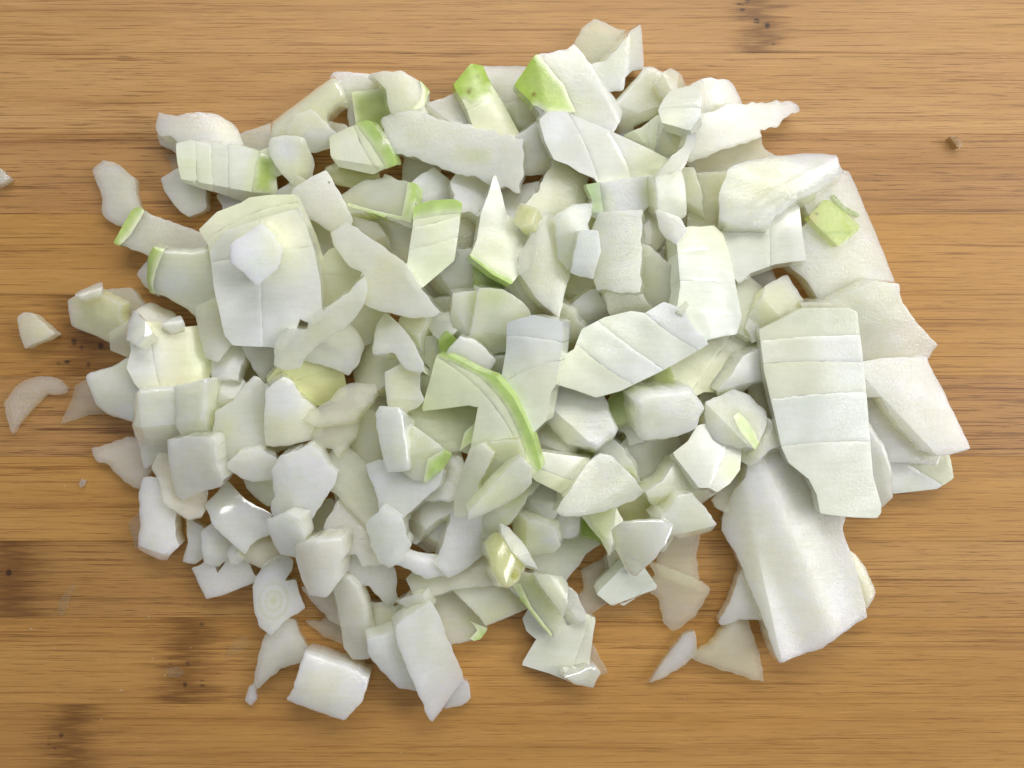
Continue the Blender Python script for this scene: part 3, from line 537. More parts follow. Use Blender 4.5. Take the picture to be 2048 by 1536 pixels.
Q('onion_slice','shaded slice at the bottom of the dark gap in the upper right','t',2.52,(30.62,24.21,1.36),(-0.1259,-0.1349),'-6.94,2.73 -5.26,5.17 -4.14,6.37 -1.75,8.26 1.02,7.26 2.61,6.45 4.94,4.96 5.18,2.21 5.14,0.52 5.1,-1.16 5.05,-2.84 5.01,-4.51 4.17,-7.77 0.7,-7.37 -0.51,-6.72 -2.15,-5.76 -3.27,-4.03 -4.12,-2.64 -4.97,-1.26 -5.82,0.13',k=(0.47,69.03))
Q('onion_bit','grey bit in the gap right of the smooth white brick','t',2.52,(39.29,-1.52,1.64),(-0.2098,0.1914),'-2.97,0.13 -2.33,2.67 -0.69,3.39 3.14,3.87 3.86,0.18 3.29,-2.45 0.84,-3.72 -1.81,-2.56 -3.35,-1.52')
Q('onion_chunk','bluish spike shaped chunk at the very top right of the heap','b',5.04,(19.08,62.52,2.67),(-0.2866,0.34),'1.75,6.41 4.1,8.07 5.09,5.49 6.21,-0.12 3.31,-0.47 1.63,-1.91 1.74,-4.29 -0.29,-4.74 -3.41,-5.72 -4.89,-4.15 -5.8,-3.05 -7.08,-0.6 -2.55,0.88 0.2,4.2',folds=[(2.19,-1.4,1.25,7.06,0.5)])
Q('onion_slice','shaded warm slice below the long pointing slice','t',2.52,(42.51,43.17,0),(0,0),'-9.89,1.53 -7.35,2.95 -5.77,3.57 -4.19,4.18 -2.57,4.81 -1.07,5.32 0.39,5.82 1.85,6.31 3.31,6.8 6.01,7.3 6.97,2.96 11.4,0.19 8.5,-1.86 7.1,-2.21 5.69,-2.55 4.6,-2.79 3.14,-3.67 1.64,-4.54 0.88,-5.33 -0.11,-6.32 -2.69,-7.87 -5.23,-6.19 -6.88,-4.8 -8.12,-3.13 -7.62,-0.49',grain=1,op=0.54,k=(0.82,163.94))
Q('onion_slice','pale green edged slice behind the right side of the big wavy slab','y',2.94,(66.83,-38.35,-0),(0,0),'-3,7.5 0.83,4.72 2.8,2.06 4.77,-2.66 4.27,-3.35 2.15,-6.39 -0.16,-4.14 -0.95,-2.84 -1.74,-1.54 -2.71,0.17 -3.02,2.34 -3.25,4.14',blobs=[(3.59,-0.2,1.97,'gl',0.6)],k=(0.75,63.69))
Q('onion_stick','smooth rounded pale yellow stick slanting up to the right','y',5.88,(-38.11,51.91,0.46),(0.0334,0.0422),'-8.36,-0.75 -2.57,3.29 4.08,7.59 5.23,6.34 6.37,4.43 6.55,2.81 3.23,0.66 2.28,-2.86 0.36,-3.59 -1.6,-3.19 -2.81,-4.76 -5.09,-5.46 -7.69,-4.51',k=(3,-37),rr=0.9,fold0=1,wet=0.5)
Q('onion_chunk','rounded chunk with a green right rim at the top left','y',4.2,(-22.71,56.26,2.94),(-0.34,0.191),'-6.23,3.34 -3.67,3.89 0.46,4.25 3.76,2.66 5.39,1.34 6.04,-2.37 3.65,-4.08 1.39,-4.47 -0.37,-4.72 -2.28,-3.14 -3.09,0.84 -5.06,2.46',skin=['3.45,3 3.76,2.66 5.49,1.35 4.71,-1.44 2.78,-2.56 1.89,-2.46 3.59,-0.52 4.11,1.12'],k=(1,70),skincol='gs2')
Q('onion_chunk','grainy warm white chunk behind the left end of the frosted slice','w',3.36,(-12.89,52.15,2.48),(-0.0888,0.0205),'-5.37,0.87 -3.73,2.06 -0.75,3.2 3.56,5.21 5.17,3.04 6.31,0.61 3.19,-3.44 0.32,-3.38 -1.26,-3.08 -2.71,-2.79 -4.73,-2.29',grain=1,folds=[(-5.11,4.61,0.73,-5.18,0.68),(-5.68,3.27,3.55,-3.43,0.69)])
Q('onion_slice','shaded yellow slice left of the green banded slice','y',3.36,(-19.47,27.88,2.5),(0.34,0.0683),'-6.1,6.48 -2.49,6.68 -0.79,6.38 0.91,6.08 3.86,5.11 4.36,2.33 4.34,0.84 4.33,-0.66 4.32,-2.16 4.3,-3.66 4.29,-5.16 2.17,-6.61 -0.61,-6.78 -1.9,-5.6 -3.42,-4.18 -4.42,-2.41 -6.06,0.58 -7.09,2.75',k=(0.86,66.2))
Q('onion_chunk','fat rounded chunk with a green left rim below the grainy strip','y',6.72,(-60.59,21.28,2.96),(-0.166,0.276),'-8.14,4.72 -7.16,6.32 -5.58,5.99 -0.21,6.12 4.14,7.4 4.9,4.87 5.07,3.45 5.24,2.03 5.42,0.61 5.59,-0.83 5.78,-2.61 5.15,-5.04 3.62,-6.43 2,-7.59 0.11,-7.64 -2.14,-5.6 -6.09,-3.26 -8.73,-2.35 -8.96,-0.17',skin=['-8.3,4.9 -7.14,6.6 -5.21,6.18 -7.05,1.94 -7.82,-0.43 -7.79,-3 -9.1,-2.45 -9.23,-0.18'],k=(2.2,40),rr=1.0,blobs=[(-3.66,0.12,2.84,'b',0.8)],skincol='gs2')
Q('onion_flake','small white flake on the top left of the cluster on the left board','v',2,(-80.72,17.02,6.2),(-0.2086,-0.34),'-2.8,-0.88 -1.16,0.71 1.86,2.05 2.29,1.01 1.64,-1.1 -1.84,-1.79',k=(0.56,158.9))
Q('onion_slice','rounded slice with a yellow green right flank on the left','y',4.2,(-65.89,4.69,4.92),(-0.34,0.1102),'-6.96,2.12 -7.21,4.58 -6.2,5.82 -4.78,7.42 -0.43,7.31 1.04,7.35 2.46,6.52 5.92,6.94 6.75,4.77 7.26,3.17 7.82,1.41 6.51,-3.02 5.35,-5.4 3.7,-5.65 2.2,-5.87 0.75,-6.08 -0.38,-6.32 -1.57,-6.57 -3.14,-6.85 -4.69,-6.47 -6.57,-4 -7.84,-1.17',blobs=[(5.42,0.35,2.85,'gl',0.7),(-5.67,0.25,3.79,'w',0.9)],cuts=[(-3.45,7.81,-1.5,-6.38,-0.76)],k=(2,70))
Q('onion_slice','grainy grey slice under the left edge of the square bluish slice','p',2.52,(-64.4,-20.13,3.49),(-0.34,-0.34),'-4.45,0.96 -5.77,3.36 -4.67,6.33 -0.92,5.91 0.31,3.58 0.93,2.07 1.56,0.57 1.55,-0.1 1.88,0.24 4.61,-0.5 4.25,-5.07 3.37,-6.66 0.84,-7.02 -3.49,-3.64',grain=1,op=0.49,k=(0.42,57.66))
Q('onion_dice','small yellow dice between the squared block and the grey slab','y',4.2,(-54.03,-2.67,5.38),(-0.34,-0.34),'-5.87,-1.58 -2.86,3.05 -1.08,4.26 0.35,4.26 1.76,2.26 3.34,0.57 3.11,-0.76 2.43,-3.06 0.38,-4.15 -1.57,-4.85',folds=[(-6.41,-2.27,4.29,-0.72,0.76),(-6.21,2.22,2.62,-4.56,0.4)])
Q('onion_wedge','warm grey wedge pointing down below the toothed bluish slice','t',4.2,(-27.33,-35.61,2.2),(-0.21,0.1717),'-4.92,6.26 -1.73,4.42 -1.56,3.85 -0.88,4.01 0.61,3.95 3.08,3.56 4.38,-1.5 4.12,-3.84 4.49,-6.03 3,-7.48 -1.18,-2.76 -3.73,-3.15 -5.69,-1.29',folds=[(-4.71,0.15,3.2,-8.11,1.0)])
Q('onion_strip','round ended warm strip hanging down right of the pinkish flake','t',3.36,(-29.59,-44.74,2.68),(0.1679,0.2268),'-3.8,9.86 -0.52,9.17 1.05,7.48 2.25,3.6 2.71,-1.09 4.47,-4.54 4.35,-6.32 2.18,-8.23 -1.4,-8.44 -3.28,-6.39 -3.43,-1.92 -4.57,6.82',rr=0.8,k=(0.99,85.94))
Q('onion_slice','slice with white concentric rings like an eye in the lower left','b',3.36,(-46.14,-40.05,0.76),(-0.1512,-0.0199),'-5.01,0.38 -4.45,1.82 -2.79,5.08 -0.51,6.2 1.42,6.91 2.97,5.44 2.67,3.54 1.24,1.63 3.34,1.56 4.11,-1.39 5.07,-4.06 1.26,-6.35 -1.4,-8.96 -3.48,-7.13 -4.43,-4.67',rings=(-0.84,-2.19),k=(0.6,105.0))
Q('onion_piece','dull lilac piece above the bright wet curved piece','v',3.36,(-56.91,-31.54,1.53),(-0.2663,-0.2529),'-4.47,2.48 -0.03,4.83 1.55,2.84 2.34,1.58 3.45,-0.76 1.55,-2.46 -0.68,-4.58 -3.71,-3.95',folds=[(-2.67,5.13,-2.84,-6.33,0.36),(-7.35,-1.07,3.48,-4.01,0.55)])
Q('onion_flake','yellowish toothed flake above the ringed slice','t',2.1,(-49.44,-32.68,3.42),(-0.2811,-0.34),'-4.79,-1.05 -3.4,1.34 -2.51,2.26 -0.35,3.73 3.87,0.98 4.36,-1.12 2.63,-2.42 0.2,-3.72',op=0.43,rag=0.2,k=(0.69,-159.79))
Q('onion_slice','white slice under the left side of the large folded slice','v',4.2,(-22.41,-51.13,3.96),(-0.34,0.257),'-6.99,4.54 -1.56,5.97 0.82,4.92 1.43,3.31 2.05,1.69 2.66,0.08 3.41,-1.8 4.17,-3.71 4.95,-7.45 -0.29,-6.55 -4.06,-2.37 -6.59,1.38',k=(1.0,52.75))
Q('onion_slice','olive grey slab overlapping the green rimmed slab','t',2.52,(-3.98,-39.45,1.63),(-0.2264,-0.1732),'-9.85,0.79 -6.86,2.12 -5.22,2.43 -3.57,2.74 -1.91,3.04 0.25,3.38 2.27,2.8 3.76,2.32 5.25,0.63 7,-0.71 7.45,-2.02 7.85,-4.67 -1.94,-7.91 -4.5,-4.94',op=0.53,blobs=[(-0.63,-7.33,2.93,'gl',0.7)],k=(0.54,171.57))
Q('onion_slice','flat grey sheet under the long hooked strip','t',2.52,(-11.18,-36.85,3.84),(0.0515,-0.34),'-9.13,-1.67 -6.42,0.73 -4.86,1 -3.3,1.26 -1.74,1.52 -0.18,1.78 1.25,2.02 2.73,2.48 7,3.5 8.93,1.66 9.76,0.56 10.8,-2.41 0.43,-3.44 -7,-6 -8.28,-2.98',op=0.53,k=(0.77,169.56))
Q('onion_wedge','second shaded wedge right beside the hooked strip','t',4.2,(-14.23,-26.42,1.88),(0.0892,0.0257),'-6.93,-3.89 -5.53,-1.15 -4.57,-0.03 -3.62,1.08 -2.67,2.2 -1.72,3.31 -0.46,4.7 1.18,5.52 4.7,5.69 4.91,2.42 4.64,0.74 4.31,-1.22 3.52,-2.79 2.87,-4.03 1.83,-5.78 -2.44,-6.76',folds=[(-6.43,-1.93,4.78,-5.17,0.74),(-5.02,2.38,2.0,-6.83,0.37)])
Q('onion_slice','pale slab with a yellow green lower side in the right centre','y',5.04,(31.91,-20.22,2.68),(-0.34,0.1462),'-9.48,0.73 -5.98,2.79 -2.64,6.94 0.07,6.4 1.33,5.31 2.71,3.87 3.69,2.79 4.77,2.36 6.4,0.22 5.46,-2.09 4.47,-4.49 2.63,-4.57 1.06,-4.63 -0.5,-4.7 -2.06,-4.76 -4.15,-4.77 -7.78,-1.4',folds=[(-8.29,-0.22,5.69,0.39,0.9)],blobs=[(-0.27,-1.83,3.35,'gl',0.6)],k=(1.0,-176.54))
Q('onion_bit','small white sliver under the left edge of the glossy triangle','gw',3.36,(20.5,-35.33,1.22),(-0.1907,-0.2607),'-2.71,1.04 -1.04,4.45 1.45,1.88 2.08,0.45 2.8,-2.17 -0.44,-4.75 -2.14,-0.89')
Q('onion_dice','two layered square dice below the glossy triangle','gw',4.2,(22.38,-38.13,2.38),(-0.1409,0.34),'-6.54,-0.83 -2.5,3.94 -0.67,5.75 1.49,5.31 4.96,0.4 4.9,-1.04 1.9,-4.27 -0.17,-5.76 -3.36,-3.5',cuts=[(-1.87,-5.8,4.43,1.74,0.0)],folds=[(-4.44,-5.14,6.09,-0.2,0.87),(-5.03,-3.98,5.89,0.02,0.83)])
Q('onion_bit','shiny rounded end piece at the foot of the wide translucent sheet','w',2.94,(13.11,-56.09,3.06),(-0.34,0.3242),'-2.12,1.21 2.44,2.45 3.75,0.61 2.35,-3.28 -1.79,-1.51 -4.63,0.52',wet=1.2,rr=0.8)
Q('onion_chunk','warm white lump right of the green skinned slab','w',5.04,(25,54.95,0.52),(-0.0411,0.0728),'0.37,6.97 1.93,7.09 3.79,6.26 5.73,4.92 6.15,4.17 6.88,2.16 6.1,0.09 5.26,-1.62 -0.84,-4.04 1.03,-5.9 -0.82,-7.17 -3.29,-7.93 -4.25,-4.94 -5.92,-3.3 -5.67,-2 -5.46,-1.08 -5.72,-0.07 -4.13,1.71 -1.15,4.68',rr=1.0,grain=0.5,folds=[(-6.44,-0.14,4.66,-3.76,0.6),(-4.65,-3.25,6.47,0.34,0.84)])
Q('onion_slice','cream slice in the shade left of the big curved slab','y',3.36,(38.5,35.04,1.53),(-0.0558,0.1685),'-4.52,6.08 2.94,6.91 4.81,5.31 4.72,3.89 4.63,2.48 4.56,0.78 4.48,-0.94 4.39,-2.81 2.03,-4.63 0.42,-6.67 -1.4,-6.78 -4.65,-6.43 -4.56,-1.83 -4.25,-0.92 -4.39,0.31 -4.53,1.86 -4.67,3.4',grain=1,k=(0.7,103.57))
Q('onion_bit','slim white strip along the right side of the torn edged block','w',3.36,(57.1,32.75,0),(0,0),'-3.03,3.05 -0.86,4.48 2.38,4.62 3.04,1.62 3.04,0.08 2.96,-1.99 1.94,-3.62 -1.14,-5.33 -2.55,-2.39 -2.78,-0.97 -3,0.45')
Q('onion_slice','big white sheet with the lime green chip on it','w',3.78,(62.69,24.97,2.22),(-0.1222,0.0569),'-8.67,11.75 -6.38,13.39 -4.76,14.38 -3.27,15.3 -1.78,16.21 -0.29,17.14 2.32,16.47 3.61,14.13 7.24,6.08 10.02,-0.33 11.94,-5.15 13.31,-8.73 12.56,-11.21 10.92,-11.9 9.28,-12.6 6.96,-13.46 4.66,-12.89 3.18,-12.41 1.72,-11.94 0.25,-11.47 -1.21,-11 -3.08,-10.35 -6.2,-5.2 -11.41,-1.08 -8.76,0.86 -8.42,0.47 -8.96,0.41 -9.42,2.23 -9.01,4.17 -6.32,6.74',folds=[(7.01,-3.08,0.72,1.63,0.12)],grain=1,rag=0.06,k=(1.0,65.84))
Q('onion_slice','lilac tinged wedge at the lower right corner under the right edge slice','v',3.36,(78.44,-15.25,0),(0,0),'-6.16,1.33 -3.01,2.78 -1.19,2.62 0.18,2.45 1.25,2.3 2.45,2.54 3.92,2.8 6.69,2.84 7.5,-3.09 4.56,-5.05 -4.6,-6.22 -5.59,-3.5 -5.99,-1.8',cuts=[(-4.27,1.52,6.52,-5.05,0.0)],bandcol=['v','y'],k=(1.04,-171.25))
Q('onion_slice','slim warm white slice hanging below the big frosted block','w',3.36,(-53.58,4.92,5.36),(0.0217,-0.34),'-1.69,4.17 0.76,4.61 3.7,3.78 4.29,0.72 2.53,-2.54 2.02,-5.74 -2.65,-5.55 -3.37,-1.33 -2.99,0.16 -2.6,1.73',k=(0.71,111.58))
Q('onion_slice','dull grey slice between the slim warm slice and the tapering strip','t',3.36,(-47.02,6.99,5.57),(-0.34,0.2523),'-6.35,2.92 -3.55,3.95 -2.15,4.08 -0.74,4.2 1.88,3.98 2.89,1.39 3.14,0.01 3.4,-1.38 3.66,-3.54 2.2,-5.83 -1.62,-5.95 -2.77,-3.84',k=(0.6,63.44))
Q('onion_slice','white slice at the upper left corner of the heap with a jagged left tip','w',3.36,(-60.63,47.16,1.44),(-0.0237,-0.1136),'-8.2,5.26 -6.83,4.87 -4.59,4.48 -1.8,5.01 2.74,5.14 5.71,3.43 7.2,2.23 7.96,-0.2 9.36,-3.28 6.77,-4.2 5.42,-4.37 3.79,-4.56 1.99,-4.29 0.44,-4.04 -1.11,-3.78 -2.66,-3.53 -3.98,-1.29 -5.49,0.52 -7.91,0.7 -8.83,1.91',blobs=[(6.74,1.51,2.72,'y',0.8),(-8.02,3.44,2.43,'v',0.6)],k=(1.2,60))
Q('onion_slice','slice with a bright green end and two brown specks','y',4.2,(-5.91,52.62,2.64),(-0.2325,0.0876),'-6.23,4.5 -3.2,8.36 -0.96,8.35 -0.15,6.36 2.98,2.07 6.37,-3.68 5.93,-6.53 3.38,-6.14 1.86,-5.76 0.35,-5.38 -1.64,-4.8 -3.65,0.11 -5.04,2.54',skin=['-6.62,4.47 -3.2,8.64 -0.77,8.55 0.05,6.37 1.38,3.28 -3.18,0.8 -5.04,2.54'],cuts=[(-4.13,-0.02,2.66,3.28,0.0)],spots=[(-3.61,3.57,0.48),(-1.81,6.6,0.29)],k=(1.01,54.95))
Q('onion_strip','yellow edged strip directly below the boxy dice','yy',3.36,(-30.93,41.97,0),(0,0),'-5.57,0.51 -2.45,2.2 -0.98,2.07 0.49,1.94 1.97,1.81 4.78,0.97 4.97,-2.92 2.22,-4.29 -5.44,-2.28',k=(0.55,-172.74))
Q('onion_dice','plain white cube right of the greenish slab','b',4.2,(-17.26,36.23,2.29),(-0.34,0.1072),'-3.7,2.76 0.64,6.18 6.19,2.19 4.96,-1.19 2.68,-2.12 1.27,-2.54 -0.13,-2.96 -3.31,-3.06 -4.25,-0.21 -4.35,0.97',folds=[(-2.37,0.02,4.22,1.9,0.2)])
Q('onion_chunk','grainy cream chunk between the green banded slice and the white spike','y',4.2,(-9.76,28.68,2.03),(-0.34,-0.0139),'-2.52,5.33 0.35,6.93 2.37,6.12 4.48,4.83 4.8,2.4 4.82,0.94 4.84,-0.53 4.71,-2.74 3.23,-4.46 1.59,-5.91 -0.75,-6.35 -3.89,-6.32 -4.84,-3.47 -5,-1.95 -5.16,-0.08 -4.71,1.83 -4.31,3.42',grain=1,folds=[(0.49,-5.62,2.34,6.0,0.47),(-1.96,-5.41,3.47,5.29,0.36)])
Q('onion_chunk','grainy cream chunk above the long bluish slab','cr',3.36,(-27.95,28.19,2.52),(0.2701,0.1516),'-4.28,5.69 3.22,3.25 4.62,0.91 5.45,-3.27 2.4,-3.36 0.49,-2.99 -1.1,-1.95 -2.27,-1.14 -4.03,0.29 -4.5,2.55',grain=1,folds=[(-3.22,5.1,4.02,-4.16,0.75),(-4.05,-2.08,7.79,1.76,0.6)])
Q('onion_piece','wet bluish piece bridging the glassy pieces on the left','b',2.52,(-68.36,9.25,12.04),(0.1438,-0.34),'-1.35,3.76 1.6,1.33 3.05,-0.67 1.05,-3.59 -1.99,-2.1 -2.36,1.27',wet=1,k=(0.67,87.46))
Q('onion_flake','small pale wedge between the wet bluish piece and the rounded slice','w',2.52,(-63.67,10.16,10.16),(-0.34,-0.34),'-2.56,-0.21 1.06,2.08 2.14,-0.51 -0.64,-1.36',k=(0.81,166.5))
Q('onion_block','tall block with a long shaded front face on the left','gw',7.56,(-67.46,-6.7,4.78),(-0.34,0.2725),'-4.61,7.07 -3.76,7.64 1.39,8.29 3.3,7.11 3.49,5.63 3.7,4.04 3.75,2.57 3.8,1.2 3.85,-0.43 3.54,-2.06 3.19,-3.73 2.41,-5.32 -1.15,-8.37 -3.18,-9.8 -4.23,-9.96 -4.6,-6.28 -5.6,-0.1 -5.29,2.49',folds=[(-5.5,0.28,2.19,1.13,1.0),(-4.27,7.26,-3.64,-0.91,0.9)],rr=0.7)
Q('onion_slice','pale grey slab standing upright right of the squared block','w',3.36,(-50.5,-6.72,6.7),(-0.34,0.1259),'-0.82,7.45 0.53,8.78 1.71,8.4 2.81,6.98 4.61,5.4 4.59,3.87 4.56,2.33 4.54,0.79 4.51,-0.79 4.43,-2.28 4.35,-3.73 2.43,-5.01 1.37,-7.13 -0.14,-7.35 -1.59,-7.32 -6.41,-6.87 -7.53,-4.75 -7.97,-3.54 -6.77,-1.67 -6.15,2.29 -3.05,4.15',blobs=[(-5.0,-1.51,2.83,'y',0.8)],k=(1.2,80))
Q('onion_slice','bright yellow slab below the tapering bluish strip','yy',4.2,(-41.11,2.51,4.32),(-0.34,0.34),'-6.6,-0.49 -3.92,3.21 -2.79,3.99 -1.59,4.82 0.43,5.96 2.76,5.33 4.34,4.79 6.7,3.76 8.28,-2.71 6.59,-4.5 3.51,-5.54 -1.27,-5.34 -2.68,-4.29 -3.78,-3.45 -4.49,-2.84 -5.49,-2.7',cuts=[(-4.3,-1.29,6.84,2.05,0.0)],k=(0.52,-177.08))
Q('onion_dice','yellow cube in the notch left of the boot shaped chunk','y',5.04,(-45.38,-19.18,1.9),(0.2636,0.0017),'-6.15,1.39 -3.78,3.03 -2.34,3.77 0.43,4.76 3.99,2.91 4.2,0.29 4.02,-0.99 3.51,-3.1 1.46,-4.76 -1.48,-4.52 -3.86,-2.77',folds=[(-3.64,-0.82,2.05,-0.66,0.4)])
Q('onion_slice','dull grey slice left of the toothed bluish slice','t',2.52,(-29.38,-29.32,5.27),(-0.1639,-0.3019),'-6.69,2.26 -2.98,8.44 -0.55,6.73 0.52,5.61 1.59,4.5 2.95,3 3.56,1.1 3.97,-0.34 4.38,-1.78 4.79,-3.21 5.05,-6.03 0.38,-6.42 -0.84,-3.86 -3.78,-4.29 -5.17,-3.51 -7.16,-2.2',k=(0.88,57.88))
Q('onion_chunk','barrel shaped pale chunk in the lower left','w',5.04,(-34.71,-31.63,6.3),(0.34,0.34),'-1.02,4.77 1.19,5.21 5.55,4.97 5.18,1.03 3.81,-3.78 1.34,-6.86 -2.69,-6.99 -4.11,-4.09 -5.33,1.79 -3.91,3.96',k=(2,90),rr=0.6)
Q('onion_piece','small white cap at the top of the large folded slice','w',3.36,(-17.64,-42.12,5.64),(0.34,0.34),'-4.72,0.61 -2.56,2.32 2.35,3.93 3.8,0.72 2.14,-1.67 0.71,-2.43 -1.71,-3.48',rag=0.15,folds=[(-5.71,4.21,2.86,-3.32,0.78),(-7.26,-0.52,5.49,0.76,0.54)])
Q('onion_wedge','shaded wedge under the right side of the fanned grey slab','t',4.2,(-15.53,-24.27,3.97),(0.34,-0.34),'-5.89,-2.46 -4.35,-0.49 -3.27,0.63 -2.18,1.74 -1.09,2.86 0.32,4.24 2.14,4.89 3.51,5.33 5.68,3.93 7.63,2 7.44,-0.17 1.77,-3.91 -2.09,-7.59 -4.5,-6.14 -5.12,-4.86',folds=[(-1.89,4.4,0.85,-6.96,0.52),(-5.7,-1.64,5.99,-6.35,0.76)])
Q('onion_dice','small white corner showing left of the smooth white brick','w',4.2,(24,-8.37,3.7),(0.2022,-0.34),'-4.66,0.71 -2.98,2.56 -1.94,3.41 0.6,4.64 2.57,2.49 3.22,1.33 4.1,-0.5 3.89,-2.61 1.82,-3.78 -0.8,-4.4 -1.8,-2.05 -4.02,-1.8',folds=[(-5.4,-4.04,5.62,-1.38,0.59),(-5.01,2.02,3.62,-5.83,0.52)])
Q('onion_dice','squarish dice just right of the fibrous stub','w',5.04,(31.32,-24.54,4.05),(-0.3127,0.34),'-6.7,0.58 -4.4,2.33 -2.83,5.55 0.77,5.92 2.11,4.32 4.25,2.45 6.74,-0.63 6.29,-2.96 2.97,-3.84 0.97,-4.69 -1.38,-3.38 -3.85,-3.45 -4.94,-2.19',rag=0.15,folds=[(-2.57,-2.57,6.74,-0.63,0.7)],k=(1,30))
Q('onion_slice','flat greenish slice low in the centre with a pale corner','gw',3.36,(8.98,-31.46,0),(0,0),'-7.4,-1.76 -6.39,0.59 -5.67,1.73 -4.21,3.57 -1.77,3.91 -0.1,4.04 1.57,4.16 3.56,4.28 5.46,3.79 7.03,3.37 10.03,1.36 5.54,-1.8 1.29,-7.86 -0.91,-7.82 -2.86,-7.49 -5.18,-4.08',blobs=[(4.36,-0.13,2.94,'gl',0.5)],k=(0.89,161.45))
Q('onion_bit','dark green scrap below the large pale triangle','G',2.52,(14.93,-28.19,2.66),(-0.1368,-0.34),'-4.52,2.48 -0.24,3.88 1.65,1.61 2.23,0.38 2.8,-0.85 3.22,-3.93 -0.76,-2.32 -4.38,-1.25')
Q('onion_dice','shaded pale dice under the large pale triangle','gw',4.2,(10.4,-27.48,3.76),(0.34,-0.34),'-3.1,-0.19 -2.22,2.13 -0.66,2.62 0.9,3.1 4.22,3.29 3.67,-1.76 2.3,-2.97 -1.83,-3.68 -3.3,-2.53',folds=[(0.43,-6.71,3.16,4.31,0.38),(-3.33,-4.88,6.22,1.59,0.5)])
Q('onion_dice','small white dice right of the green edged spear','w',3.36,(11.06,-44.36,1.64),(0.1536,-0.34),'-2.38,-3.89 -2.75,-1 -2.61,0.43 -2.31,2.42 0.3,3.95 2.1,2.73 3.96,-1.94 3.69,-2.7',folds=[(-4.12,2.36,4.87,-4.74,0.74),(-3.19,3.61,4.61,-4.74,0.59)])
Q('onion_wedge','grey wedge below the green banded slice','t',4.2,(-12.19,20.9,3.35),(0.0314,0.34),'-7.36,0.4 -5.19,2.35 -3.83,3.25 -2.48,4.15 -1.13,5.04 0.62,6.14 5.52,6.49 6.9,4.08 7.57,1.92 6.86,-0.51 5.78,-3.13 3.28,-4.07 1.71,-4.46 0.08,-4.86 -1.56,-5.25 -4.26,-5.6 -5.93,-3.55 -6.58,-2.37',folds=[(-3.27,4.29,3.05,-5.32,0.55),(-4.99,1.56,4.41,-5.02,0.61)])
Q('onion_bit','small yellow bit right of the long bluish slab','y',3.36,(-11.99,14.57,2.3),(0.1554,0.34),'-4.97,2.93 1.72,3.61 3.7,2.09 3.72,0.45 3.07,-2.78 -0.18,-3.23 -2.86,-2.75 -4.2,-0.31')
Q('onion_strip','upright pale green strip left of the green arc','gl',4.2,(-16.08,3.56,2.67),(-0.0129,0.2152),'-3.32,5.99 2.72,7.3 3.34,5.05 4.9,3.44 4.31,1.28 3.81,-0.31 3.31,-1.91 2.7,-3.8 1.64,-5.33 -0.84,-7.4 -3.16,-5.14 -4,-3.38 -3.96,-1.3 -3.89,0.27 -3.82,1.83 -3.75,3.39',k=(0.99,101.19))
Q('onion_bit','greenish scrap in the crack left of the tall bluish block','g',3.36,(-2.9,5.57,1.3),(-0.2528,0.0675),'-3.59,2.4 -2.01,4.42 -0.31,4.51 2.74,4.19 3.59,1.3 3.66,-0.14 3.74,-1.59 3.26,-4.48 0.32,-5.07 -2.32,-4.73 -4.24,-1.09 -4.82,0.29')
Q('onion_slice','warm white slice right of the spike tip','w',3.36,(2.4,33.02,2.91),(0.1527,-0.34),'-5.97,3.35 -1.55,4.61 3.31,5.39 5.47,3.89 5.68,2.24 5.61,-0.89 1.59,-2.35 0.5,-3.26 -0.8,-6.42 -3.61,-4.13 -4.78,-2.36 -5.46,-0.08',k=(0.63,141.97))
Q('onion_slice','grainy white slice left of the spike tip','w',3.36,(-7.91,35.35,3.93),(-0.2577,-0.34),'-4.94,2.08 -1.95,6.07 0.11,6.08 2.52,5.69 3.9,3.37 3.88,0.65 4.44,-1.71 3.98,-3.46 2.45,-6.69 -1.53,-3.97 -3.94,-4.33 -4.8,-3.21 -4.13,-0.58',grain=1,k=(0.64,50.16))
Q('onion_slice','rounded white slice under the left end of the large cream slab','w',4.2,(4.29,46.15,2.75),(-0.2202,0.34),'-5.25,2.08 -0.99,5.7 2.35,5.64 3.4,3.68 4.13,2.17 4.95,0.45 5.31,-2.25 3.62,-4.33 0.81,-4.45 -3.83,-4.99 -4.62,-2.58 -4.84,-1.23 -5.05,0.1',k=(1.2,80),folds=[(-2.81,-2.74,3.44,-0.06,0.5)])
Q('onion_slice','warm shaded slice left of the small bright dice','t',3.36,(26.24,29.46,2.86),(0.1437,-0.34),'-2.43,5.66 0.3,6.71 3.56,6.95 4.69,3.41 4.86,1.59 4.98,-0.98 1.87,-5.88 0.56,-6.82 -2.66,-7.23 -3.27,-3.92 -3.21,-2.31 -3.15,-0.69 -3.09,0.94 -3.03,2.58',k=(0.69,102.46))
Q('onion_slice','grainy cream sheet below the banded slab','t',3.36,(37.22,4.06,2.43),(-0.0882,-0.0985),'-10.52,-2.07 -8.44,0.02 -7.14,0.95 -5.83,1.89 -4.52,2.83 -3.3,3.71 -2.37,4.55 0.29,6.78 2.43,7.01 3.93,7.09 5.43,7.18 6.93,7.27 10.11,6.59 9.93,1.16 8.79,-0.55 7.91,-1.76 7.05,-2.95 6.17,-4.2 4.81,-5.95 -0.84,-5.86 -3.18,-6.99 -4.06,-7.19 -5.54,-7.38 -8.33,-7.28 -9.72,-4.87',cuts=[(-3.81,-6.53,4.44,4.19,0.0)],grain=1,blobs=[(-1.18,-0.71,5.8,'y',0.5)],k=(1.1,149.98))
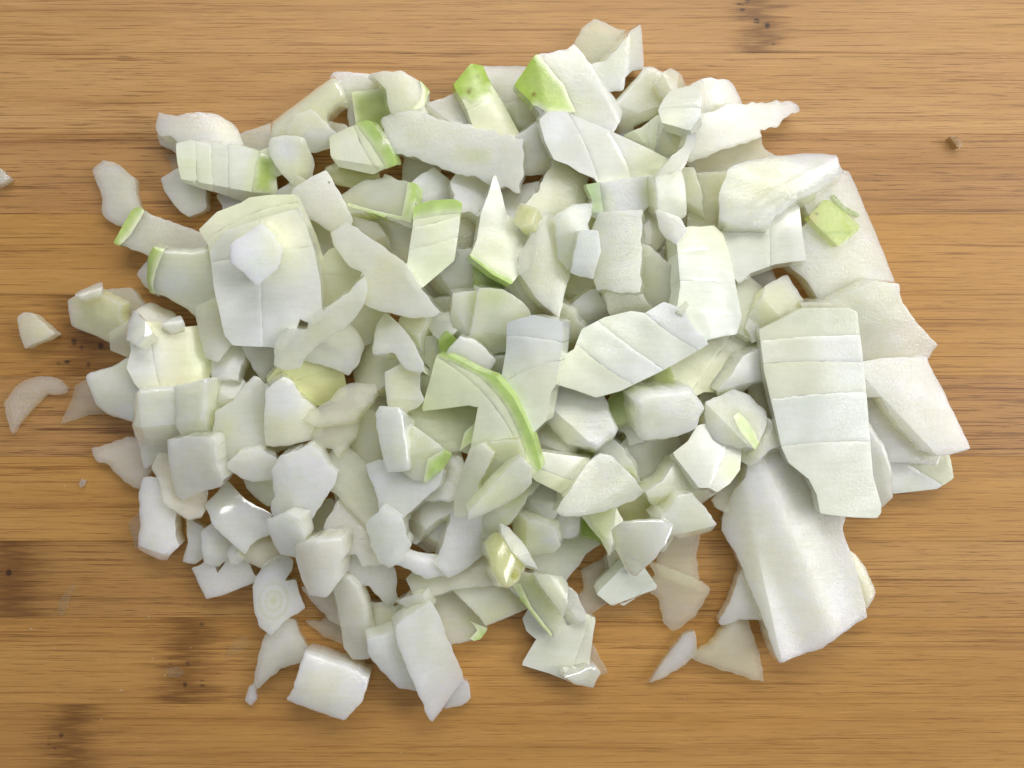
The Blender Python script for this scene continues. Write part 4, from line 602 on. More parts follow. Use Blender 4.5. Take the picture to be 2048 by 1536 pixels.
Q('onion_slice','thin cream edge showing left of the big striped slab','y',3.36,(50.71,-2.11,0),(0,0),'-4.88,4.73 -2.19,6.01 0.89,6.26 2.22,3.46 2.63,1.88 3.04,0.29 3.44,-1.29 3.85,-2.88 3.67,-6.42 0.4,-4.76 -1.99,-4.36 -2.55,-3.24 -3.8,-1.43 -4.73,1.74',k=(0.97,70.96))
Q('onion_slice','olive green slice in the shade under the banded slab','g',3.36,(24.64,-2.44,5.83),(0.34,-0.34),'-5,-1.23 -4.98,1.26 -3.81,2.05 -2.65,2.84 -1.48,3.63 -0.32,4.41 1.2,5.38 3.18,5.76 6.25,5.71 7.86,-0.42 5.31,-1.85 3.83,-2.32 2.74,-2.61 2.24,-3.28 1.22,-4.4 -3.78,-7.05 -5.62,-4.59 -6.19,-3.27',blobs=[(3.47,1.78,2.37,'yy',0.6)],k=(0.72,146.47))
Q('onion_dice','small peach cream dice near the top right','cr',3.36,(30.15,56.86,4.95),(-0.34,0.0186),'-3.57,0.53 -2.95,2.11 -1.25,3.43 1.23,2.77 5.14,0.31 2.71,-1.86 1.3,-2.55 -0.35,-3.06 -2.27,-1.69',folds=[(-0.28,-4.76,1.11,6.71,0.74),(-4.59,5.18,1.08,-4.42,0.85)])
Q('onion_slice','white slice right of the two layered slice at the top right','w',4.2,(36.6,55.32,2.81),(-0.2967,0.2732),'-4.55,2.62 -2.3,4.01 -1.07,4.3 3.98,4.32 4.81,3.84 7.65,-0.01 5.33,-2.17 3.71,-3.26 2.19,-4.29 -0.8,-5.69 -4.32,-3.46 -4.7,-0.98 -4.71,0.22 -5.22,0.54',k=(1,60))
Q('onion_chunk','yellow green triangular chunk below the warm white lump','gl',4.2,(27.2,47.55,0.67),(-0.1209,0.0658),'-5.57,1.16 -2.61,2.31 0.53,4.8 3,4.68 3.91,3.25 4.3,1.78 4.62,0.03 3.97,-1.79 2.37,-4.19 -0.6,-3.99 -2.57,-3.61 -4.46,-2.83 -6.88,-1.59',cuts=[(-1.06,4.46,-1.22,-3.2,0.0)],folds=[(-7.2,0.6,4.5,-1.6,0.52),(-6.07,4.18,1.51,-4.57,0.6)])
Q('onion_dice','yellow dice left of the lavender sliver','y',4.2,(31.62,48.18,3.91),(-0.1845,0.34),'-3.58,2.84 -2.16,4.67 -0.6,4.69 1.95,4.5 4.77,1.72 3.73,-0.98 2.88,-2.26 0.87,-3.17 -0.53,-4.76 -3.52,-5.2 -3.82,-2.04',folds=[(-1.65,5.39,-2.57,-5.53,0.61),(-5.13,4.14,1.13,-5.6,0.89)])
Q('onion_block','white block with a torn lower edge below the big curved slab','w',5.04,(48.54,28.38,3.24),(0.2481,-0.0996),'-6.66,3.37 -4.49,4.66 -2.97,4.59 -1.44,4.51 0.07,4.44 1.01,4.3 1.5,4.84 2.99,5.91 5.04,6.26 7.04,4.59 7.46,-0.84 8.14,-5.67 5.89,-5.78 2.72,-6.16 -1.86,-7.66 -3.95,-9.5 -6.41,-5.72 -6.91,-3.93 -7.17,-2.21',cuts=[(1.67,4.36,1.9,-7.77,0.0)],rag=0.22,k=(0.8,0))
Q('onion_bit','lime green chip lying on the big white sheet','lime',2,(61.19,30.79,7.14),(-0.1693,-0.0209),'-5.67,0.59 -2.57,4.01 -1.24,4.06 2.83,1.33 5.08,-0.99 3.82,-2.17 0.4,-4.65 -2.64,-2.17',spots=[(-4.03,1.3,0.38)],blobs=[(-4.85,0.61,1.42,'or',0.7)],streak=(-2.85,-2.27,4.24,-1.88))
Q('onion_slice','broad white slice fanning right above the right edge slice','w',3.78,(68.1,9.2,3.02),(-0.0278,0.34),'-13.87,7.8 -8.53,8.07 -0.97,12.23 4.65,11.58 5.77,8.01 8.82,4.49 14,-0.47 12.16,-3 11.57,-5.58 9.97,-6.27 8.16,-7.02 6.25,-7.33 4.56,-7.58 2.87,-7.84 -0,-7.91 -1.99,-5.49 -2.98,-3.97 -3.96,-2.45 -4.94,-0.94 -5.65,0.23 -6.6,0.85 -7.89,1.77 -9.18,2.69 -10.47,3.61 -11.75,4.53',blobs=[(-9.76,6.41,4.81,'y',0.6)],grain=1,k=(1,50))
Q('onion_slice','grey shaded slice under the long right edge slice','w',3.78,(73.82,-7.99,1.75),(0.0486,-0.157),'-5.02,9.07 -1.77,8.38 0.22,7.42 1.52,5.81 2.49,4.54 3.46,3.26 4.43,1.99 5.44,0.67 6.34,-0.72 7.2,-2.05 8.06,-3.38 9.05,-4.96 7.82,-8.24 0.13,-7.8 -2.22,-7.56 -2.91,-6.31 -3.6,-5.06 -4.29,-3.81 -5.04,-2.44 -5.59,-1.03 -6.09,0.27 -6.71,2.05 -6.53,4.13 -6.35,5.77',k=(1.01,48.64))
Q('onion_slice','big wavy slab at the bottom right of the heap','w',5.04,(53.82,-27.45,1.27),(-0.0961,-0.0545),'-9.45,9.68 -9.33,12.93 -7.85,14.15 -6.5,15.27 -4.21,16.82 -1.63,16.06 -0.27,15.45 1.1,14.84 2.77,14.05 4.03,12.85 5.02,11.87 6,10.9 7.22,9.64 8,7.99 8.61,6.63 9.22,5.27 9.83,3.91 10.48,2.46 9.52,-1.13 11.69,-6.93 13.7,-14.64 14.41,-18 7.48,-21.34 4.73,-23.45 -2.27,-25.6 -3.57,-26.04 -5.15,-21.76 -6.33,-17.01 -7.93,-13.19 -9.61,-8.24 -10.74,-5.56 -11.69,-3.64 -12.92,-1.25 -12.88,1.13 -11.5,5.87',wave=(66,12.06,0.5,60),folds=[(-6.83,-7.53,-3.08,-26.52,0.9)],blobs=[(-8.8,-7.49,3.86,'y',0.3)],grain=1,rag=0.08,k=(1.01,73.92))
Q('onion_slice','pale yellow slice under the lower left corner of the big frosted block','y',3.36,(-54.63,10.26,7.39),(-0.0631,-0.012),'-5.24,3.77 0.4,6.69 1.66,4.01 1.97,2.58 2.28,1.15 2.6,-0.27 2.91,-1.7 1.42,-3.53 -0.7,-6.17 -3,-5.42 -4.3,-1.11',k=(1.0,78.15))
Q('onion_slice','shaded grey slice under the green edged yellow dice','t',3.36,(-13.18,-18.34,5.84),(0.0091,-0.34),'-4.7,2.12 -2.87,3.9 -1.7,4.76 -0.53,5.63 2.54,6.68 5.24,-0.01 4.68,-2 4.24,-3.32 3.79,-4.63 1.57,-5.29 -3.6,-4.9 -4.19,-2.35 -4.48,-0.59',k=(0.79,100.36))
Q('onion_block','pale squared block standing right against the tall block','gw',6.72,(-57.54,-4.25,7.04),(0.2817,0.1282),'-3.53,4.74 2.99,6.04 3.53,6.22 2.97,2.16 2.32,-1.76 1.02,-5.24 -1.07,-6 -4.83,-6.41 -3.4,0.25',folds=[(-4.11,-2.77,2.9,-1.19,1.0)],rr=0.6)
Q('onion_slice','long white slice pointing right with a torn lower edge','w',3.36,(42.99,49.95,3.75),(-0.34,0.2125),'-10.54,1.09 -2.22,4.16 1.79,4.83 10.25,5.94 12.21,5.19 12.58,4.29 10.86,3.37 8.21,1.71 6.79,0.45 3.79,-0.01 4.43,-1.45 2.72,-2.16 -4.52,-4.73 -9.8,-7.01 -12.71,-6.86 -11.74,-4.57 -11.29,-2.94 -10.82,-1.3',rag=0.2,k=(1,15),blobs=[(-8.53,-3.95,3.84,'y',0.5),(9.29,4.63,3.36,'v',0.8)])
Q('onion_slice','white striped slice ending in a bright lime green square at its right end','w',4.2,(-52.95,42.48,3.5),(-0.1738,0.324),'-11.03,4.13 -8.66,4.78 -5.43,4.38 0.76,4.2 3.95,3.32 6.36,4.45 8.38,3.64 9.2,1.4 8.85,-0.11 6.71,-1.06 7.16,-5.81 4.3,-6.61 2.25,-6.93 -4.12,-4.58 -7.3,-3.76 -10.43,-2.66 -10.93,1.21',cuts=[(-7.61,5.92,-7.8,-4.72,0.0),(-4.92,5.59,-4.99,-5.56,0.0),(-1.83,5.73,-2.03,-5.46,0.0)],skin=['2.96,1.33 3.95,3.42 7.44,2.08 5.95,-4.7 1.93,-4.27 2.59,-1.41'],folds=[(-10.41,-2.29,2.31,-4.16,0.7)],k=(0.91,-171.24))
Q('onion_chunk','bluish white chunk leaning on the lower end of the yellow stick','b',3.36,(-39.21,48.15,6.38),(-0.34,0.34),'-4.77,0.35 -2.93,3.5 -0.22,4.74 0.91,4.04 2.34,2.9 5.53,0.31 5.35,-1.48 3.29,-2.45 -0.22,-3.83 -1.52,-2.38 -1.74,-1.85 -2.27,-1.97 -3.73,-1.87',blobs=[(-2.85,0.52,1.89,'y',0.6)],folds=[(-3.01,5.8,-0.72,-4.75,0.39),(-5.77,0.02,5.23,-0.91,0.74)])
Q('onion_dice','pale yellow dice with a bluish top below the leaning chunk','y',4.2,(-42.65,43.91,5.67),(-0.34,0.34),'-4.2,3.65 0.33,4.4 2,4 2.79,2.32 4.19,-0.44 3.84,-3.9 2.15,-4.63 0.37,-5.21 -2.34,-2.7 -4.32,0.18 -4.81,2.33',blobs=[(-1.62,1.96,2.64,'b',1)],folds=[(0.36,-3.53,1.71,4.34,0.8)])
Q('onion_slice','long white frosted slice with a faint green streak at the top centre','w',4.2,(-12.25,45.25,4.07),(0.1815,0.0962),'-12.64,5.76 -11,6.9 -7.29,7.45 -3.54,6.69 -0.14,5.21 2.79,4.78 8.56,2.91 15.61,0.72 15.68,-0.93 15.23,-5.07 14.41,-8.83 11.74,-7.71 9.9,-8.06 7.12,-6.13 1.1,-4.47 -2.8,-2.71 -6.24,-1.33 -9.22,-0.54 -11.58,-0.99 -12.98,0.44 -13.29,2.31 -11.4,3.62',k=(1.8,-18),rag=0.18,blobs=[(6.05,-1.61,1.33,'gl',0.6),(8.46,-2.09,1.33,'gl',0.6),(3.63,-1.12,1.33,'gl',0.5)],grain=1)
Q('onion_dice','pale boxy dice with layered green right side at the upper left','y',5.04,(-27.76,45.95,4.37),(0.1434,0.2542),'-6.11,2.19 -2.85,3.52 1.16,4.72 2.12,4.5 4.75,0.68 6.44,-3.04 4.25,-3.7 1.42,-4.72 -5.08,-3.11 -6.1,-1.04',skin=['-0.84,4.08 1.17,4.9 2.13,4.68 6.73,-3.05 4.23,-3.89 1.8,0.33'],cuts=[(-1.23,4.09,2.45,-4.11,-0.38)],folds=[(-5.67,-1.79,1.83,-3.16,0.6)],blobs=[(-1.88,-0.27,2.84,'w',0.5)],skincol='gs3')
Q('onion_slice','pale yellow slice under the slice with the black dot','y',3.36,(-41.33,36.3,3.26),(-0.1531,0.34),'-4.46,1.52 -0.35,4.94 1.49,4.06 3.9,3.24 4.71,0.69 3.17,-1.5 2.2,-2.49 0.08,-4.06 -2.25,-3.14 -3.64,-2.29 -4.85,-0.96',k=(0.78,127.41))
Q('onion_slice','glassy greenish slab with a lime right edge and a notched top','gl',3.78,(-23.11,35.05,4.13),(0.3309,-0.2306),'-8.75,0.97 -4.19,3.75 -0.76,3.8 -0.77,4.84 0.25,4.24 5.21,2 6.59,1.7 6.93,-1.87 8.45,-4.49 7.33,-7.21 -1.79,-3.42 -8.5,-3.28 -10,-1.02',skin=['4.77,2.24 6.78,1.89 7.14,-1.89 6.19,-5.84 4.25,-5.02 4.81,-1.32', '-7.41,-1.2 -1.84,-3.01 4.21,-4.61 5.97,-5.72 -1.77,-3.63 -7.32,-1.93'],rag=0.15,blobs=[(-5.89,-0.27,2.39,'y',0.8),(-0.13,0.86,4.3,'gw',0.6)],skincol='gs3',k=(1.08,-178.91))
Q('onion_chunk','narrow yellow chunk along the right edge of the frosted block','y',4.2,(-37.83,25.5,0.15),(-0.0064,0.0189),'-4.34,7.5 -1.03,7.64 0.59,7.32 3.1,6.57 4.11,4.22 4.53,2.8 5,0.56 3.93,-1.45 3.33,-2.31 3.18,-3.42 2.93,-4.9 2.68,-6.39 0.51,-7.56 -1.92,-6.89 -2.56,-5.43 -3.29,-3.75 -3.61,-1.98 -3.88,-0.44 -4.15,1.1 -4.42,2.64 -4.69,4.18',folds=[(-5.47,-2.34,6.22,-2.45,0.39),(-5.54,1.92,3.39,-5.58,0.59)])
Q('onion_slice','pale yellow slice in the hollow left of the long bluish slab','y',3.36,(-33.66,20.89,2.38),(-0.2697,0.1106),'-2.45,5.27 -0.12,6.14 1.22,5.35 2.57,4.56 3.92,3.76 6.14,1.84 5.42,-1.12 4.33,-3.57 2.03,-4.46 0.67,-4.8 -0.68,-5.15 -5.04,-5.44 -5.85,-2.57 -6.01,-0.95 -6.16,1.15',cuts=[(-4.3,0.63,3.32,0.1,0.0)],k=(0.81,-165.84))
Q('onion_slice','square bluish slice right below the two pale blocks','b',3.36,(-57.48,-14.46,8.59),(0.34,0.34),'-5.8,5.25 -1.06,6.15 4.16,6.26 5.36,5.3 4.92,1.03 5.51,-2.15 4.1,-3.87 0.24,-4.7 -5.52,-7.24 -6.14,-6.01 -5.77,-0.01',k=(1.2,-15))
Q('onion_chunk','chunk with a bluish peak and yellow base left of the ragged flakes','y',5.04,(-42.29,-4.28,5.96),(-0.34,0.34),'-5.62,5.25 -2.55,7.96 -0.54,6.7 1.19,3.46 4.05,1.28 4.66,0.11 5.55,-1.98 5.03,-4.13 2.83,-4.6 -3.6,-6.18 -5.24,-5.94 -5.77,-1.92',blobs=[(-2.46,3.97,3.56,'b',1)],k=(1.5,60))
Q('onion_slice','pale glassy slice along the left side of the upright wet block','y',3.36,(-27.16,-10.88,2.71),(-0.0841,0.0155),'-5.38,4.87 -3.06,6.34 0.42,5.71 2.44,4.42 2.56,2.97 2.68,1.51 2.8,0.06 2.92,-1.39 3.04,-2.84 3.16,-4.3 2.28,-7.61 -0.93,-6.89 -2.96,-5.67 -4.81,0.7 -5.17,2.1',k=(1.03,80.84))
Q('onion_slice','pale green slab with a green right end under the big green arc','gl',3.36,(-12.67,-8.05,5.16),(0.017,-0.2095),'-9.18,2.66 -7.22,4.35 -5.76,4.51 -2.85,4.84 -1.39,5 0.07,5.16 1.53,5.33 2.99,5.49 4.82,5.66 8.12,4.62 8.47,1.53 8.26,0.15 8.03,-1.33 7.64,-2.86 7,-4.9 5.35,-6.19 3.09,-5.42 0.07,-6 -2.42,-6.01 -3.52,-4.77 -4.62,-3.53 -5.34,-2.62 -6.05,-2.53 -7.32,-2.18 -9.78,-0.94',skin=['6.25,0.52 5.91,-3.32 2.81,-5.52 3.8,-1.89'],skincol='gs3',k=(0.83,-176.23))
Q('onion_slice','fan shaped pale slice above the glossy edged slice','w',3.36,(-49.06,-14.22,7.92),(-0.2417,0.34),'-4.81,0.71 -2.54,2.97 0.78,3.41 3.93,1.84 5.38,-0.31 4.75,-2.74 -0.22,-3.49 -2.46,-2.4 -4.82,0',k=(0.64,176.52))
Q('onion_slice','large translucent grey sheet below the translucent flakes','t',2.1,(-27.06,-21.85,6.48),(-0.0468,-0.0121),'-8.57,6.91 -6.9,9.87 -4.8,10.69 -1.02,6.88 1.16,5.87 1.42,4.69 1.96,3.75 2.63,2.56 3.29,1.36 3.96,0.16 4.64,-1.1 5.3,-2.34 5.97,-3.58 5.71,-5.31 6.48,-6.9 6.95,-8.99 5.53,-11.5 2.66,-11.1 1.35,-9.52 -1.95,-4.04 -6.67,1.21 -9.06,1.79 -9.87,3.47 -10.18,5.18',wet=0.8,op=0.52,k=(0.38,55.83))
Q('onion_bit','tiny shiny bit below the glossy edged slice','w',2,(-52.74,-33.01,6.09),(0.34,-0.2585),'-1.55,0.24 -0.11,2 1.69,-0.22 -0.02,-2.02',wet=1)
Q('onion_slice','large folded white slice at the bottom of the heap','v',5.04,(-16.42,-52.65,3.86),(-0.34,0.1658),'-7.79,8.5 -5.31,10.43 -1.1,13.03 0.78,9.4 2.09,5.78 6.44,-3.32 7.16,-5.98 4.91,-7.26 4.16,-8.41 0.35,-12.57 -0.38,-11.44 -4.1,-2.83 -7.2,4.69',folds=[(-2.92,-6.21,0.02,8.97,0.35)],k=(1,-65))
Q('onion_strip','short bluish bar at the foot of the long hooked strip','b',4.2,(-19.01,-33.76,5.8),(-0.34,-0.0807),'-6.35,0.21 -4.3,2.67 -3.18,3.23 -1.13,2.11 4.45,0.68 5.72,-0.78 5.28,-3.18 1.18,-3.36 -1.67,-1.58',folds=[(-4.03,-0.31,1.18,-3.46,0.7)],k=(0.94,-158.93))
Q('onion_dice','shaded greenish dice left of the pale triangle tip','gw',4.2,(6.04,-22.95,2.98),(0.0995,-0.34),'-4.92,0.56 -4.05,2.09 -3.28,3.41 -1.52,5.56 1.2,4.97 2.5,4.41 3.78,3.86 6.1,2.25 5.63,-0.53 5.14,-1.89 3.5,-3.15 0.35,-6.14 -1.81,-5.74 -3.15,-5.38 -4.03,-3.16 -5.44,-1.12',folds=[(-4.79,2.97,2.33,-6.23,0.72),(-5.71,1.12,4.42,-4.51,0.36)])
Q('onion_bit','small green nub in the gap above the pale triangle','g',3.36,(13.55,-13.04,1.11),(-0.1402,0.1815),'-4,2.74 -1.56,3.88 0.57,4.26 2.53,3.19 4.66,1.07 3.57,-1.59 2.79,-2.73 0.93,-4.61 -1.69,-3.8 -3.68,-2.41 -4.13,-0')
Q('onion_dice','shaded yellow dice under the green stained chunk','y',4.2,(47.22,-11.9,4.92),(0.34,-0.34),'2.16,4.82 6.12,1.96 5.94,-0.38 3.93,-1.12 1.25,-3.7 -0.82,-5.11 -1.95,-3.99 -4.26,-3.36 -5.05,-0.74 -3.41,1.39 -2.36,2.4 -1.3,3.41 -0.24,4.42',folds=[(-0.1,-7.24,3.77,3.67,0.35),(-4.91,-0.05,4.45,-6.08,0.44)])
Q('onion_slice','notched slice with a greenish right side below the green stained chunk','w',4.2,(37.28,-14.19,5.91),(-0.0807,-0.2335),'-7.24,0.16 -4.43,2.24 -2.52,5.17 -0.63,5.59 1.84,6.33 3.25,5.37 4.5,4.22 5.99,2.68 4.93,-3.05 2.72,-5.57 0.21,-7.14 -0.97,-6.29 -2.88,-6.27 -4.79,-3.44',cuts=[(-2.56,-8.6,3.34,2.68,-0.38)],blobs=[(3.59,-3.04,2.36,'gl',0.9)],k=(1.02,75.22))
Q('onion_piece','glossy wet triangle with a bright highlight in the lower right centre','b',3.36,(23.54,-29.52,6.67),(0.34,0.0543),'-6.5,2.94 -4.3,4.61 -2.05,3.75 1.3,4.39 6.19,4.82 8.21,3.33 7.08,0.17 3.59,-3.83 0.91,-6.39 -0.05,-6.65 -1.47,-5.31 -2.88,-1.85 -4.8,-0.64 -5.23,0.68',wet=1.6,k=(2.5,50),rr=0.5,crease=(7.84,3.03,-4.55,-3.88))
Q('onion_piece','pale green piece left of the glossy triangle','gl',3.36,(18.13,-26.83,8.61),(0.34,-0.34),'-5.18,1.63 -2.66,3.34 -1.19,3.94 1.37,4.65 3.56,0.57 1.52,-1.4 2.24,-3.67 1.28,-6.21 -0.94,-2.84',blobs=[(-0.09,-1.49,1.87,'g',0.5)],folds=[(1.78,-6.99,2.32,4.11,0.73),(-4.24,1.73,3.82,-6.23,0.75)])
Q('onion_slice','green edged spear of onion pointing down in the lower centre','gl',3.36,(5.76,-40.41,3),(-0.0068,0.0402),'-7.39,2 -5.55,4.03 -4.43,4.9 -2.13,4.24 1.05,3.75 2.59,2.7 4.22,1.69 4.14,-0.23 4.15,-2.1 3.97,-4.74 2.53,-8.64 0.11,-6 -3.28,-1.6',skin=['-5.69,1.62 -4.24,2.3 -2.12,-2.29 0.78,-6 2.72,-8.74 -0.09,-6.19 -3.47,-1.7'],blobs=[(-2.31,0.83,2.41,'g',0.3)],skincol='gs2',k=(0.6,59.63))
Q('onion_bit','bright green tissue just under the green edge of the spike','G',2.52,(-3.88,20.39,5.57),(-0.34,0.34),'-5.05,4.69 -2.18,4.72 -0.54,3.87 1.15,3 2.75,2.07 4.97,0.59 5.59,-3.46 2.23,-4.28 0.53,-4.25 -1.16,-4.23 -4.07,-3.79 -4.22,1.07',blobs=[(-2.66,0.17,1.72,'g',0.8)])
Q('onion_bit','little pale triangle under the tip of the long bluish slab','gw',2.52,(-13.01,10.76,6.85),(0.089,-0.34),'-3.83,0.54 -2.69,2.24 -1.15,1.9 3.07,2.97 4.03,-0.9 1.1,-3.18 -0.53,-3.56')
Q('onion_block','pale block under the tail of the wet bent piece','y',4.2,(-23.71,1.92,3.79),(0.34,-0.2339),'-7.26,-0.15 -7.18,1.56 -7.08,2.9 -6.16,5.58 -1.29,5.47 1.03,5.13 2.92,3.88 4.2,2.95 5.47,2.03 7.55,0.05 7.28,-2.64 6.16,-5.49 2.76,-5.36 1.14,-3.09 -0.83,-4.76 -2.71,-4.5 -6.02,-3.56',folds=[(-0.88,-6.38,3.74,4.07,0.51),(-1.41,5.67,-1.72,-6.06,0.38)])
Q('onion_bit','vivid green bit at the upper end of the green arc','G',2.52,(-12.31,7.34,7.97),(-0.34,0.34),'-2.4,1.55 -0.61,3.33 2.32,0.81 1.91,-1.03 0.68,-3.3 -1.89,-1.36')
Q('onion_slice','pale diagonal slice right of the large frosted slab','y',3.78,(28.15,21.11,5.65),(0.2036,0.34),'-4.92,5.97 -3.25,7.43 -1.15,6.6 -0.06,5.15 4.99,0.77 6.06,-0.94 6.37,-2.76 6.47,-5.01 4.33,-7.7 1.65,-7.44 -0.36,-6.87 -4.92,-1.57 -5.06,0.62 -5.07,2.13 -5.08,3.64',k=(0.93,61.8))
Q('onion_slice','grainy yellow slice right of the upright layered slice','y',4.2,(44.65,13.74,2.19),(-0.1401,-0.2609),'-2.96,8.02 1.08,5.95 4.54,3.69 6.05,1.45 5.84,-1.13 5.58,-2.83 4.96,-5.42 0.03,-6.79 -2.03,-5.4 -3.99,-3.87 -3.93,-2.17 -3.88,-0.46 -3.82,1.25 -3.77,2.98 -3.71,4.71',grain=1,k=(0.67,83.36))
Q('onion_chunk','soft white chunk left of the big striped slab','w',4.2,(43.69,1.62,5.55),(-0.34,0.2088),'-6.18,-2.35 -3.49,2.15 -1.95,4.54 3.55,7.08 5.26,4.42 6.23,1.91 4.93,-0.12 1.28,-0.92 0.11,-4.23 -2.05,-4.19 -3.26,-4.09 -4.43,-4.18',folds=[(-6.54,-2.09,5.84,0.86,0.58),(-7.32,-0.71,5.83,-0.52,0.49)])
Q('onion_piece','grainy cream piece under the leaf shaped slab','y',4.2,(1.76,18.16,3.84),(-0.34,0.34),'-4.07,2.44 -4.48,4.46 -2.43,5.75 0.31,4.81 1.66,3.44 2.86,2.11 4.04,0.81 5.23,-0.5 4.89,-3.04 4.15,-5.61 1.13,-6.45 -1.43,-4.37 -2.98,-2.78 -4.01,-1.21 -4.88,0.15',grain=1,folds=[(0.74,-6.24,3.46,4.99,0.39),(-4.82,4.25,2.79,-5.36,0.67)])
Q('onion_piece','yellowish piece below the small bluish brick','y',3.36,(13.69,18.29,3.74),(0.3166,0.0251),'-2.41,4.93 0.47,4.41 1.79,3.88 3.1,3.35 5.54,1.68 4.71,-1.07 3.61,-2.66 1.52,-3.71 -0.72,-4.7 -2.81,-4.34 -5.41,-2.89 -4.95,-0.11 -4.44,1.22',folds=[(-5.17,-3.21,5.48,1.49,0.61),(-5.96,0.69,5.39,-2.83,0.56)])
Q('onion_bit','tiny yellow bits in the crack left of the banded slab','yy',2.52,(12.99,8.68,0),(0,0),'-1.96,2.97 2.38,2.77 2.69,-0.22 1.91,-3.26 -2.39,-2.49 -2.63,0.23')
Q('onion_slice','thick slab with a bright green skin on its left end at the top','w',5.88,(11.24,53.31,4.16),(-0.1127,0.0353),'-11.23,3.24 -7.67,8.29 -5.78,8.92 -1.5,9.93 -0.37,11 3.11,6.86 6.22,2.58 8.66,-0.14 9.25,-1.25 8.69,-3.43 6.62,-6.6 4.36,-6.18 2.75,-5.81 1.14,-5.44 -0.47,-5.07 -1.8,-4.76 -3.11,-4.45 -4.42,-4.14 -6.07,-3.73 -8.38,0.19',skin=['-11.61,3.23 -7.67,8.66 -6.72,8.32 -4.81,5.9 -2.13,2.74 -0.96,-0.01 0.01,-1.94 -5.24,-2.4 -8.57,-0'],folds=[(-7.86,8.74,-5.24,-2.49,0.35),(8.69,-3.71,2.82,7.31,0.5)],spots=[(-7.82,1.33,0.38)],blobs=[(0.96,-1.81,2.83,'gl',0.5)],k=(0.8,-35))
Q('onion_slice','two layered white slice below the peach cream dice','w',4.2,(32.77,50.63,7.76),(0.3329,-0.2982),'-3.89,-0.62 -2.96,1.84 -1.72,3.73 2.46,3.87 3.72,1.81 3.67,-2.5 1.87,-4.99 -3.13,-3.14',cuts=[(-5.22,-0.48,5.45,-1.44,0.47)],k=(0.63,157.51))
Q('onion_slice','big curved cream slab at the upper right','w',5.04,(50.98,35.41,5.08),(0.1062,-0.34),'-11.43,-2.07 -9.45,2.98 -6.1,4.42 -0.53,5.69 2.38,6.04 4.73,6.62 10.93,6.76 12.52,3.77 9.4,1.26 6.44,-1.66 4.11,-2.45 1.75,-3.67 -1.12,-5.93 -2.43,-8 -9.7,-7.22 -11.51,-6.54',blobs=[(-3.44,1.83,6.6,'y',0.6),(8.67,3.66,4.71,'b',0.5)],rag=0.08,k=(1.6,20),valley=(12.41,4.64,-2.93,-5.68,0.35))
Q('green_thread','dark green thread beside the lime green chip','G2',0.8,(63.8,34.18,6.22),(-0.1508,0.0677),'-2.8,2.16 -2.19,2.28 -0.69,0.62 1.62,-0.65 3.32,-1.65 3.02,-2.13 1.14,-1.61 -1.08,-0.06 -2.35,1.04')
Q('onion_slice','long white slice forming the right edge of the heap','w',4.2,(74.18,-4.29,5.13),(-0.0788,-0.1111),'-10.8,7.59 -4.95,8.64 4.7,9.24 6.23,5.1 9,-1.12 11.98,-8.44 9.26,-9.28 5.97,-9.82 3.17,-8.86 -1.24,-3.94 -4.67,1.29 -8.77,1.45 -9.65,3.37 -10.22,4.8',folds=[(-7.16,4.14,6.67,-11.05,0.8)],grain=1,rag=0.08,k=(0.79,46.44))
Q('onion_slice','smooth white slice curving out beneath the right side of the striped slab','w',3.36,(67.93,-15.02,2.94),(0.34,0.3143),'-1.19,11.21 1.99,8.54 4.7,4.57 5.94,0.02 6.16,-5.86 3.89,-9.01 1.77,-9.21 0.63,-8.49 -1.07,-7.18 -1.69,-4.87 -2.01,-3.3 -2.33,-1.74 -2.64,-0.19 -2.96,1.36 -3.32,3.38 -2.94,5.39 -2.62,6.93 -2.29,8.46',k=(2,20),rr=0.8)
Q('onion_slice','shaded yellow slice right of the raised tip of the tapering strip','y',4.2,(-29.03,14.04,2.1),(-0.1851,0.2708),'-1.06,6.06 1.67,5.63 3.04,4.53 4.97,2.71 4.58,-1.75 3.66,-3.31 2.93,-4.48 -0.16,-5.75 -2.49,-6.22 -3.99,-4.41 -3.62,-0.49 -3.4,1.01 -3.18,2.5 -2.96,3.99',k=(0.89,100.2))
Q('onion_dice','grainy yellow dice below the wet bent piece','y',5.04,(-20.05,-0.76,8.1),(-0.0797,0.0525),'-4.02,3.15 -0.13,5.17 1.2,5.23 2.6,3.44 2.87,-0.09 3.45,-1.9 2.22,-3.34 -1.47,-5.15 -3.14,-4.4 -3.58,-2.12',grain=1,folds=[(-4.31,-1.66,3.05,-1.95,0.6)])
Q('onion_slice','frosted white slice with one tiny black dot on its corner','w',3.36,(-36.68,33.88,5.17),(-0.1701,0.14),'-4.39,4.22 0.72,7.29 1.92,5.39 3.78,2 5.18,-0.58 5.65,-2.17 5.16,-4.48 3.9,-5.08 1.86,-4.83 -1.85,-2.21 -4.33,-2.27 -5.39,-1.06 -6.71,0.53 -5.5,3.26',spots=[(1.27,4.9,0.19)],blobs=[(4.24,-2.03,3.81,'y',0.7)],grain=1,k=(0.75,-145.26))
Q('onion_slice','three layered slice with a green band along its top edge','gw',4.2,(-14.17,28.95,8.5),(-0.0472,0.1423),'-3.99,4.31 -1.22,5.24 3.12,5.56 4.41,5.12 4.31,3.48 3.84,-0.18 3.09,-5.25 -3.66,-10.99 -5.7,-8.41 -4.2,1.12',skin=['-4.36,4.22 -1.22,5.43 4.59,5.39 4.41,3.3 -0.31,2.71 -4.19,2.04'],cuts=[(-4.94,0.57,5.24,3.21,-0.28),(-4.98,-3.46,5.24,-0.26,-0.28)],blobs=[(-0.32,1.61,2.32,'gl',0.5)],skincol='gs3',k=(0.81,109.65))
